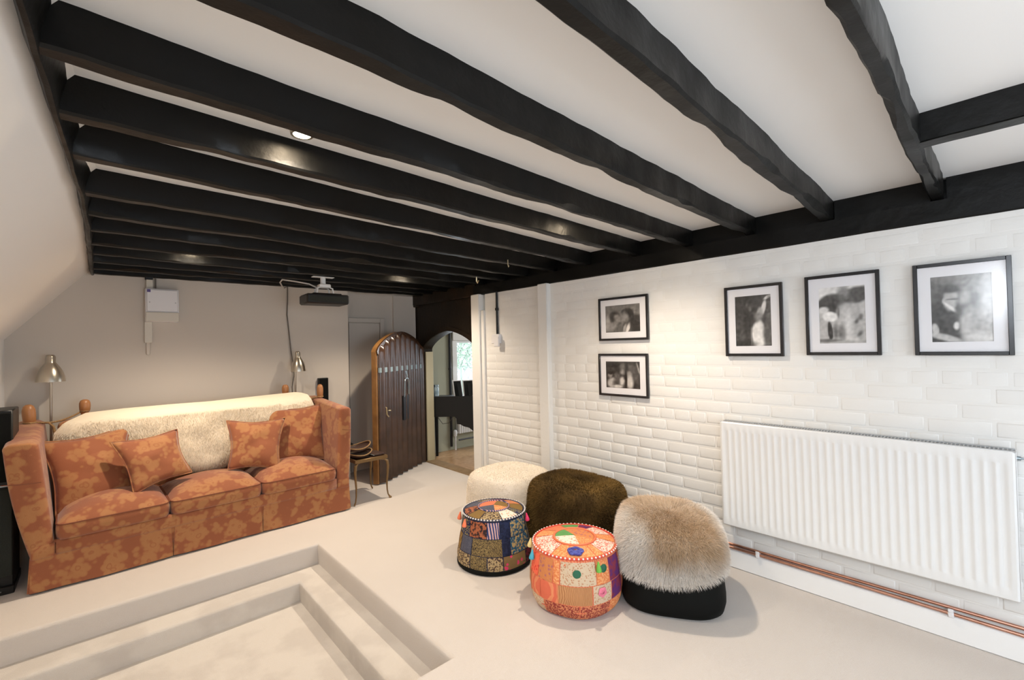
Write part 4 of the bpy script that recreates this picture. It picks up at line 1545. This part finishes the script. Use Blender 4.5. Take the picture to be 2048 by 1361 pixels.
# ================================================================== radiator
rad = empty('radiator', (XR, .609, .28), label='long white ribbed panel radiator on the brick wall', cat='radiator')
RY0, RY1, RZ0, RZ1, RXF = -.004, 1.226, .281, .914, 2.835
mb = MB()
nfl = 33
prof_y, prof_x = [], []
ys_ = [RY0 + .022 + (RY1 - RY0 - .044) * i / (nfl * 6) for i in range(nfl * 6 + 1)]
def flute(i):
    k = i % 6
    return [0, 0, .0036, .0045, .0045, .0036][k] if True else 0
rows = []
zz = [RZ0, RZ0 + .006, RZ0 + .046, RZ0 + .056, RZ1 - .06, RZ1 - .05, RZ1 - .008, RZ1]
for i, y in enumerate(ys_):
    fl = flute(i)
    rows.append([(RXF + (.006 if j in (0, 7) else 0) + (fl if 3 <= j <= 4 else 0), y, z) for j, z in enumerate(zz)])
edge0 = [(RXF + (.010 if j in (0, 7) else .004), RY0 + .004, z) for j, z in enumerate(zz)]
edge1 = [(RXF + (.010 if j in (0, 7) else .004), RY1 - .004, z) for j, z in enumerate(zz)]
flat0 = [(RXF + (.006 if j in (0, 7) else 0), RY0 + .012, z) for j, z in enumerate(zz)]
flat1 = [(RXF + (.006 if j in (0, 7) else 0), RY1 - .012, z) for j, z in enumerate(zz)]
mb.grid([edge0, flat0] + rows + [flat1, edge1])
mb.build('front_panel', M['radiator'], rad, ang=25)
for y in (RY0, RY1 - .004): MB().box(RXF + .006, XR - .012, y, y + .004, RZ0 + .006, RZ1 - .004, .001).build('side_cover', M['radiator'], rad)
MB().box(RXF + .05, RXF + .058, RY0 + .02, RY1 - .02, RZ0 + .01, RZ1 - .03).build('rear_panel', M['radiator'], rad)
mb = MB()
mb.box(RXF + .004, RXF + .016, RY0 + .004, RY1 - .004, RZ1 - .008, RZ1)
mb.box(XR - .030, XR - .014, RY0 + .004, RY1 - .004, RZ1 - .008, RZ1)
for i in range(92):
    y = RY0 + .01 + (RY1 - RY0 - .02) * i / 91
    mb.box(RXF + .016, XR - .030, y, y + .005, RZ1 - .008, RZ1 - .002)
mb.build('top_grille', M['greyslot'], rad, kind='stuff')
for y in (.20, 1.0): MB().box(XR - .03, XR - .0055, y, y + .03, .35, .85).build('bracket', M['white'], rad)
MB().lathe([(0, 0), (.009, 0), (.009, .012), (.005, .013), (.005, .02), (0, .02)], (RXF + .055, RY0 - .0, .878), 10, (0, -1, 0)).build('bleed_valve', M['steel'], rad)

# copper pipes over the baseboard
cp = empty('copper_pipes', (2.905, .6, .13), label='pair of copper heating pipes along the baseboard under the radiator', cat='pipe')
wob = lambda y, s: .004 * math.sin(y * 2.3 + s)
for k, (x, z) in enumerate(((2.899, .1235), (2.917, .1425))):
    MB().tube([(x + wob(y, k) * .4, y, z + wob(y, k * 2)) for y in np.linspace(-.6, 1.60, 24)], .0078, 10).build('pipe', M['copper'], cp)
for y in (1.047, .218):
    mb = MB().box(2.884, 2.93, y - .010, y + .010, .111, .135, .003)
    mb.box(2.884, 2.892, y - .010, y + .010, .135, .150, .002)
    mb.build('pipe_clip', M['plastic'], cp)

# ================================================================== framed photographs
def blobs(w_, h_, bgc, items, seed):
    """greyscale print: soft ellipses (u,v,ru,rv,rot,value,soft) painted in order; u right, v up"""
    rg_ = np.random.default_rng(seed)
    U, V = np.meshgrid(np.linspace(0, 1, w_), np.linspace(0, 1, h_))
    I = np.full((h_, w_), 0.0) + (bgc(U, V) if callable(bgc) else bgc)
    for (u, v, ru, rv, rot, val, soft) in items:
        c, s_ = math.cos(rot), math.sin(rot)
        du, dv = U - u, V - v
        d_ = np.sqrt(((du * c + dv * s_) / ru) ** 2 + ((-du * s_ + dv * c) / rv) ** 2)
        soft = soft * 1.35
        k = np.clip((1 + soft - d_) / (2 * soft), 0, 1)
        k = k * k * (3 - 2 * k)
        I = I * (1 - k) + val * k
    nz = rg_.normal(0, 1, (h_, w_))
    for _ in range(2):
        nz = (nz + np.roll(nz, 1, 0) + np.roll(nz, 1, 1) + np.roll(nz, -1, 0) + np.roll(nz, -1, 1)) / 5
    return np.clip(I + nz * .09, 0.02, 1)


def picture(y0_, y1_, z0_, z1_, py0, py1, pz0, pz1, img, lab, fwd=.017, tint=(1, .98, .95)):
    """y1 is the left-hand edge seen from the room"""
    root = empty('picture_frame', (XR, (y0_ + y1_) / 2, z0_), label=lab, cat='picture', group='black framed photographs on the brick wall')
    xf, xb_ = 2.908, XR - .008
    for (a, b, c, d_) in ((y0_, y0_ + fwd, z0_, z1_), (y1_ - fwd, y1_, z0_, z1_), (y0_ + fwd, y1_ - fwd, z0_, z0_ + fwd), (y0_ + fwd, y1_ - fwd, z1_ - fwd, z1_)):
        MB().box(xf, xb_, a, b, c, d_, .0015).build('moulding', M['blackframe'], root)
    # bevel-cut mount with a window
    mb_ = MB()
    xm = 2.918
    o_ = [(y0_ + fwd, z0_ + fwd), (y1_ - fwd, z0_ + fwd), (y1_ - fwd, z1_ - fwd), (y0_ + fwd, z1_ - fwd)]
    i_ = [(py0, pz0), (py1, pz0), (py1, pz1), (py0, pz1)]
    vs = [(xm, *p) for p in o_] + [(xm, *p) for p in i_] + [(xm + .002, *p) for p in i_]
    fs = []
    for k in range(4):
        n_ = (k + 1) % 4
        fs += [(k, n_, 4 + n_, 4 + k), (4 + k, 4 + n_, 8 + n_, 8 + k)]
    mb_.add(vs, fs).build('mount', M['mat_board'], root, smooth=False)
    h_, w_ = img.shape
    P = [[(xm + .0022, py1 + (py0 - py1) * j / (w_ - 1), pz0 + (pz1 - pz0) * i / (h_ - 1)) for j in range(w_)] for i in range(h_)]
    me = bpy.data.meshes.new('photograph')
    g = MB().grid(P)
    me.from_pydata([tuple(p) for p in to_local(g.v, root)], [], g.f)
    ca = me.color_attributes.new('Col', 'FLOAT_COLOR', 'POINT')
    c = np.ones((h_ * w_, 4), np.float32)
    lin = (img.reshape(-1, 1) ** 2.2) * np.array(tint)[None]
    c[:, :3] = lin
    ca.data.foreach_set('color', c.reshape(-1))
    link_mesh('photograph', me, M['print'], root, smooth=False)
    MB().box(2.9115, 2.9125, y0_ + fwd - .002, y1_ - fwd + .002, z0_ + fwd - .002, z1_ - fwd + .002).build('glass', M['glass'], root)
    MB().box(2.9225, xb_ + .004, y0_ + .006, y1_ - .006, z0_ + .006, z1_ - .006).build('backing', M['black'], root)
    return root


sep = (1.0, .95, .90)
I1 = blobs(54, 40, lambda U, V: .50 - .06 * V, [(.9, .25, .28, .36, 0, .24, .12), (.2, .12, .3, .25, 0, .38, .3), (.06, .35, .10, .30, -.2, .62, .3), (.30, .52, .17, .26, .3, .22, .25), (.36, .50, .10, .17, .3, .52, .3), (.22, .22, .10, .22, -.5, .55, .4),
                                                   (.64, .68, .17, .18, 0, .20, .2), (.56, .52, .12, .20, 0, .52, .3), (.76, .60, .07, .18, .1, .20, .3), (.62, .16, .14, .22, 0, .30, .3), (.66, .14, .05, .20, -.3, .86, .3), (.56, .12, .04, .16, -.2, .62, .4), (.86, .18, .13, .26, .3, .20, .3)], 1)
I2 = blobs(54, 40, .22, [(.2, .85, .25, .08, 0, .16, .4), (.13, .50, .07, .12, 0, .55, .3), (.14, .56, .08, .06, 0, .10, .4), (.20, .18, .16, .20, 0, .72, .25), (.33, .45, .08, .12, 0, .36, .5), (.33, .15, .12, .20, 0, .30, .5), (.50, .80, .08, .14, 0, .40, .5), (.50, .60, .07, .10, 0, .55, .4),
                         (.48, .26, .07, .16, 0, .82, .4), (.70, .55, .08, .12, 0, .56, .4), (.71, .24, .10, .26, 0, .80, .35), (.74, .78, .09, .12, 0, .36, .5), (.88, .55, .09, .28, 0, .34, .5), (.95, .75, .02, .22, .2, .66, .4), (.35, .06, .14, .06, 0, .82, .4), (.60, .30, .03, .28, 0, .10, .5)], 2)
I3 = blobs(44, 60, lambda U, V: .24 + .06 * U, [(.15, .3, .2, .2, 0, .30, .4), (.8, .75, .06, .15, -.35, .85, .25), (.92, .95, .12, .03, .3, .85, .3), (.97, .7, .08, .25, 0, .38, .4), (.42, .74, .04, .05, .6, .48, .5), (.33, .82, .03, .04, 0, .42, .6), (.35, .45, .13, .28, 0, .19, .4), (.70, .66, .08, .09, 0, .70, .35), (.66, .58, .11, .08, 0, .52, .5),
                                                (.70, .46, .05, .06, 0, .62, .5), (.66, .25, .21, .23, 0, .88, .14), (.66, .06, .17, .08, 0, .90, .3), (.90, .25, .12, .25, 0, .36, .4), (.10, .04, .4, .06, 0, .16, .5), (.45, .20, .02, .18, 0, .50, .6)], 3)
I4 = blobs(46, 60, lambda U, V: np.where(V > .72, .88 - .0 * U, .72 + .05 * U), [(.75, .82, .5, .14, .15, .34, .15), (.22, .72, .28, .15, .25, .30, .15), (.55, .90, .12, .12, 0, .58, .5), (.30, .62, .13, .10, 0, .24, .25), (.52, .72, .10, .12, 0, .40, .5), (.68, .62, .16, .09, 0, .70, .4), (.56, .52, .16, .16, 0, .74, .4), (.24, .48, .17, .09, -.1, .93, .15),
                                                                  (.10, .60, .12, .06, 0, .86, .3), (.43, .54, .03, .09, 0, .46, .4), (.24, .22, .055, .17, .12, .20, .15), (.36, .20, .05, .13, 0, .40, .5), (.50, .19, .10, .12, 0, .46, .4), (.66, .30, .10, .24, 0, .84, .5), (.85, .30, .10, .3, .2, .66, .6), (.9, .45, .05, .04, .7, .40, .6), (.82, .38, .05, .03, .7, .42, .6), (.88, .16, .06, .03, .6, .44, .6), (.15, .05, .3, .03, 0, .42, .4), (.7, .03, .3, .02, 0, .66, .4)], 4)
I5 = blobs(46, 60, lambda U, V: .40 + .22 * U + .08 * V, [(.2, .62, .3, .25, 0, .36, .4), (.25, .25, .36, .36, -.3, .27, .2), (.34, .64, .13, .17, 0, .72, .18), (.33, .80, .14, .06, 0, .36, .3), (.36, .645, .12, .012, 0, .40, .6), (.23, .62, .04, .05, .3, .70, .25), (.36, .50, .16, .025, -.62, .93, .25), (.48, .42, .08, .20, 0, .36, .4), (.58, .64, .12, .13, 0, .70, .4), (.57, .50, .06, .07, 0, .44, .5), (.75, .60, .10, .12, 0, .48, .5),
                                                      (.62, .22, .15, .28, 0, .74, .3), (.80, .30, .12, .28, 0, .66, .4), (.92, .45, .10, .35, 0, .78, .5), (.42, .24, .045, .06, 0, .88, .3), (.06, .20, .06, .09, .4, .74, .2), (.22, .07, .30, .05, -.22, .74, .25), (.82, .05, .2, .10, 0, .84, .4)], 5)
picture(1.745, 2.178, 1.430, 1.760, 1.814, 2.118, 1.493, 1.698, I1, 'framed photo of two people face to face, upper of the two small pictures', tint=sep)
picture(1.757, 2.190, 1.006, 1.330, 1.826, 2.126, 1.069, 1.270, I2, 'framed photo of several people in a row, lower of the two small pictures', tint=sep)
picture(.879, 1.206, 1.311, 1.740, .943, 1.145, 1.373, 1.677, I3, 'framed dark photo of a person in a white dress, left of three tall pictures')
picture(.438, .766, 1.317, 1.751, .500, .703, 1.380, 1.682, I4, 'framed pale photo of a bending figure outdoors, middle of three tall pictures')
picture(-.011, .312, 1.316, 1.749, .050, .250, 1.378, 1.684, I5, 'framed photo of a person in a dark suit, rightmost picture catching reflections')

# ================================================================== conduit and socket on the brick wall
cb = empty('wall_switch', (XR, 3.42, 1.41), label='white switch box under a black conduit on the brick wall by the arch', cat='switch')
MB().tube([(XR - .014, 3.418, 1.95), (XR - .014, 3.418, 1.525)], .011, 10).build('conduit', M['black'], cb)
MB().lathe([(.011, -.012), (.018, -.012), (.018, .012), (.011, .012)], (XR - .014, 3.418, 1.775), 10).build('conduit_clip', M['black'], cb)
MB().box(XR - .034, XR + .002, 3.375, 3.49, 1.435, 1.528, .004).build('box', M['plastic'], cb)
MB().box(XR - .055, XR - .034, 3.36, 3.43, 1.405, 1.50, .004).build('switch_plate', M['plastic'], cb)

# ================================================================== fuse box on the back wall
fbx = empty('fuse_box', (.40, YB, 1.675), label='white fuse box high on the white back wall above the sofa', cat='fuse box')
MB().box(.290, .518, YB - .075, YB, 1.675, 1.955, .006).build('case', M['plastic'], fbx)
MB().box(.300, .508, YB - .084, YB - .074, 1.762, 1.945, .004).build('cover', M['plastic'], fbx)
MB().box(.292, .516, YB - .090, YB - .074, 1.678, 1.756, .004).build('flap', M['trunk'], fbx)
MB().box(.302, .325, YB - .0855, YB - .083, 1.922, 1.945).build('sticker', M['purple'], fbx, label='dark purple square sticker')
for x in (.318, .492): MB().lathe([(0, .002), (.005, .002), (.005, 0)], (x, YB - .0845, 1.838), 10, (0, -1, 0)).build('screw', M['greyslot'], fbx)
MB().box(.286, .338, YB - .03, YB, 1.50, 1.676, .003).build('trunking', M['trunk'], fbx)
MB().box(.298, .322, YB - .025, YB, 1.40, 1.51, .003).build('trunking', M['backwall'], fbx)
MB().box(.300, .345, YB - .04, YB, 1.955, 2.06, .003).build('upper_trunking', M['trunk'], fbx)
MB().tube([(.362, YB - .03, 1.955), (.362, YB - .03, 2.09)], .006, 8).build('conduit', M['cabling'], fbx)
MB().box(.292, .345, YB - .05, YB - .012, 2.03, 2.06, .003).build('junction', M['black'], fbx)

# ================================================================== projector
pj = empty('projector', (1.47, 4.06, 2.05), math.radians(-3), label='black ceiling projector hung on a white bracket from the beams', cat='projector')
PM = WM[pj]
def pT(x, y, z): return tuple(PM @ Vector((x, y, z)))
def pbox(x0_, x1_, y0_, y1_, z0_, z1_, b, name, m_, par=pj):
    mb_ = MB().box(x0_, x1_, y0_, y1_, z0_, z1_, b)
    mb_.v = [pT(*v) for v in mb_.v]
    return mb_.build(name, m_, par)
body = pbox(-.170, .185, -.11, .13, -.245, -.160, .012, 'body', M['black'])
pbox(-.11, .13, -.08, .10, -.160, -.150, .004, 'lid', M['blackmatte'], body)
pbox(-.15, .17, -.1115, -.108, -.225, -.18, .001, 'vent', M['speakergrille'], body)
mb = MB().lathe([(.0, -.001), (.028, -.001), (.030, .012), (.022, .014), (.02, .004), (0, .004)], pT(.11, .128, -.2), 18, tuple(PM.to_3x3() @ Vector((0, 1, 0))))
mb.build('lens', M['nickel'], body)
pbox(-.095, .085, -.03, .03, -.006, 0.0, .002, 'ceiling_plate', M['white'])
mb = MB().tube([pT(-.005, 0, -.003), pT(-.005, 0, -.07)], .022, 12)
mb.build('drop_tube', M['white'], pj)
pbox(-.045, .05, -.045, .045, -.098, -.065, .008, 'swivel_head', M['white'])
for x, y in ((-.07, -.04), (.07, -.04), (-.06, .06), (.07, .06)):
    MB().tube([pT(x * .5, y * .5, -.09), pT(x * .9, y, -.105), pT(x, y * 1.1, -.15)], .007, 8).build('arm', M['white'], pj)
cpts = [pT(-.04, .02, -.10), (1.36, 4.10, 1.985), (1.27, 4.18, 2.01), (1.20, 4.3, 2.035), (1.25, 4.55, 2.043), (1.36, 4.84, 2.03)]
MB().tube(cpts, .006, 8).build('white_cable', M['whitecable'], pj)
wp = [ray_pt(575, 574, 4.885), ray_pt(575, 600, 4.888), ray_pt(574, 630, 4.888), ray_pt(578, 665, 4.888), ray_pt(581, 695, 4.888), ray_pt(585, 722, 4.888), ray_pt(588, 750, 4.885), ray_pt(584, 775, 4.88), ray_pt(586, 800, 4.87)]
MB().tube([(1.36, 4.84, 2.03)] + wp, .006, 8).build('cable', M['cabling'], pj)

# ================================================================== lamps behind the sofa
def lamp(px, lab, shade_px, base_px, R, tilt):
    """shade axis from top pixel to bottom pixel on the plane Y=4.78"""
    top = ray_pt(*shade_px, 4.76); bot = ray_pt(*base_px, 4.76)
    root = empty('floor_lamp', (px, 4.80, 0), label=lab, cat='lamp', group='brushed metal lamps behind the sofa')
    ax = (top - bot).normalized()
    hgt = (top - bot).length
    f = hgt / .205
    prof_ = [(R, 0), (R * .985, .012 * f), (R * .93, .045 * f), (R * .80, .082 * f), (R * .60, .115 * f), (R * .40, .140 * f), (R * .35, .147 * f), (R * .345, .185 * f), (R * .30, .198 * f), (R * .2, .205 * f), (0, .205 * f)]
    sh = MB().lathe(prof_, bot, 32, ax).lathe([(R * .96, .002), (R * .90, .045 * f), (R * .76, .082 * f), (R * .5, .118 * f), (0, .135 * f)], bot, 32, ax)
    sh.build('shade', M['nickel'], root, ang=50)
    MB().lathe([(0, .05 * f), (R * .25, .055 * f), (R * .32, .08 * f), (R * .2, .11 * f), (0, .12 * f)], bot, 16, ax).build('bulb', M['plastic'], root)
    MB().tube([(px, 4.80, .02), (px, 4.80, .8), (px, 4.80, bot.z + .03), (px + (bot.x - px) * .5, 4.79, bot.z + .07 * f)], .0085, 10).build('pole', M['nickel'], root)
    MB().lathe([(0, 0), (.095, 0), (.098, .006), (.095, .016), (.02, .024), (.012, .04), (0, .04)], (px, 4.80, 0), 24).build('foot', M['nickel'], root)
    return root


lamp(-.262, 'brushed metal lamp standing behind the left arm of the sofa', (101, 710), (101, 764), .081, 0)
lamp(1.447, 'brushed metal lamp standing behind the right end of the sofa', (595, 703), (597, 743), .068, 0)

# ================================================================== speakers
sp = empty('floor_speaker', (-.425, 4.18, 0), label='tall black floor speaker between the left wall and the sofa', cat='speaker')
MB().box(-.497, -.383, 4.06, 4.34, 0.02, 1.085, .006).build('cabinet', M['black'], sp)
MB().box(-.492, -.388, 4.046, 4.061, .66, 1.07, .004).build('grille', M['blackmatte'], sp)
MB().box(-.492, -.388, 4.046, 4.061, .10, .62, .004).build('grille', M['speakergrille'], sp)
MB().box(-.49, -.40, 4.043, 4.060, .632, .640, .001).build('trim_strip', M['steel'], sp)
MB().box(-.499, -.378, 4.03, 4.345, 0, .045, .004).build('plinth', M['black'], sp)
MB().box(-.49, -.43, 4.026, 4.031, .02, .026, .001).build('badge', M['steel'], sp)

ws = empty('wall_speaker', (1.742, YB, .88), label='small black wall speaker behind the right arm of the sofa', cat='speaker')
MB().box(1.694, 1.792, YB - .045, YB, .875, 1.115, .004).build('case', M['black'], ws)
MB().box(1.700, 1.786, YB - .052, YB - .044, .885, 1.107, .003).build('grille', M['blackmatte'], ws)

# ================================================================== side table and what lies on it
tb = empty('side_table', (1.84, 4.18, 0), label='low bronze side table with slender curved legs beside the sofa', cat='table')
TX0, TX1, TY0, TY1, TZ = 1.70, 2.015, 3.99, 4.36, .405
for (a, b, c, d_) in ((TX0, TX1, TY0, TY0 + .016), (TX0, TX1, TY1 - .016, TY1), (TX0, TX0 + .016, TY0 + .016, TY1 - .016), (TX1 - .016, TX1, TY0 + .016, TY1 - .016)):
    MB().box(a, b, c, d_, TZ - .032, TZ, .003).build('rail', M['bronze'], tb)
MB().box(TX0 + .014, TX1 - .014, TY0 + .014, TY1 - .014, TZ - .012, TZ - .004).build('top', M['oak'], tb)
for x, y, sx, sy in ((TX0 + .01, TY0 + .01, -1, -1), (TX1 - .01, TY0 + .01, 1, -1), (TX0 + .01, TY1 - .01, -1, 1), (TX1 - .01, TY1 - .01, 1, 1)):
    o_ = Vector((sx * .75, sy * .35, 0))
    b_ = Vector((x, y, 0))
    pts = [(-.055, TZ - .036), (-.02, TZ - .034), (.008, TZ - .055), (.016, TZ - .10), (.010, TZ - .18), (.002, TZ - .25), (.004, .08), (.014, .035), (.028, .016), (.036, .006)]
    MB().tube([b_ + o_ * u + Vector((0, 0, z)) for u, z in pts], [.006, .011, .014, .013, .010, .008, .0065, .006, .0075, .006], 8).build('leg', M['bronze'], tb)
MB().lathe([(0, 0), (.012, 0), (.014, .008), (.007, .018), (0, .018)], (TX1 + .017, TY0 - .004, 0), 10).build('foot', M['bronze'], tb)

bk_ = empty('leather_book', (1.95, 4.12, TZ), math.radians(4), label='flat dark leather book on the right end of the side table', cat='book')
mb = MB().box(-.055, .055, -.085, .085, 0.0, .014, .002); mb.v = [tuple(WM[bk_] @ Vector(v)) for v in mb.v]; mb.build('cover', M['book'], bk_)
mb = MB().box(-.057, .052, -.082, .082, .003, .0115); mb.v = [tuple(WM[bk_] @ Vector(v)) for v in mb.v]; mb.build('pages', M['trunk'], bk_)


def tray(cx0, cy0, z, rx, ry, tiltx, lab, seed):
    root = empty('shallow_tray', (cx0, cy0, z), label=lab, cat='tray', group='stacked oval trays on the side table')
    n_ = 32
    def tp(a, f, dz): 
        x, y = rx * f * math.cos(a), ry * f * math.sin(a)
        return (cx0 + x, cy0 + y, z + dz + tiltx * (x + rx) + .012 * f ** 3 * math.cos(2 * a))
    MB().grid([[tp(2 * PI * k / n_, f, dz) for f, dz in ((0.001, .002), (.7, .002), (.92, .012), (1.0, .028), (1.02, .026), (.94, .006), (.7, -.003), (.001, -.003))] for k in range(n_ + 1)]).build('bowl', M['book'], root)
    MB().tube([tp(2 * PI * k / n_, 1.01, .029) for k in range(n_ + 1)], .0055, 6, cap=False).build('rim', M['rope'], root)
    return root


tray(1.800, 4.13, TZ + .004, .11, .105, .05, 'lower oval cane-rimmed tray stacked on the side table', 1)
tray(1.79, 4.14, TZ + .058, .112, .105, .12, 'upper oval cane-rimmed tray, tilted, stacked on the side table', 2)
bx_ = empty('black_pouch', (1.735, 4.295, TZ), label='soft black pouch lying at the back of the side table', cat='bag')
P = []
for i in range(15):
    a = PI * i / 14
    P.append([(1.735 + .085 * math.cos(a + 0) * c_, 4.30 + .05 * sn, TZ + .13 * math.sin(a) ** .6 * c_ ** .5 + .012 * mnoise.noise(Vector((i * .5, sn * 2, 1)))) for c_, sn in ((.02, -1), (.8, -.85), (1, -.3), (1, .3), (.8, .85), (.02, 1))])
weld(MB().grid(P).build('body', M['blackmatte'], bx_, ang=120))
MB().tube([(1.68, 4.24, TZ + .10), (1.735, 4.238, TZ + .135), (1.79, 4.24, TZ + .10)], .004, 6).build('flap_cord', M['black'], bx_)
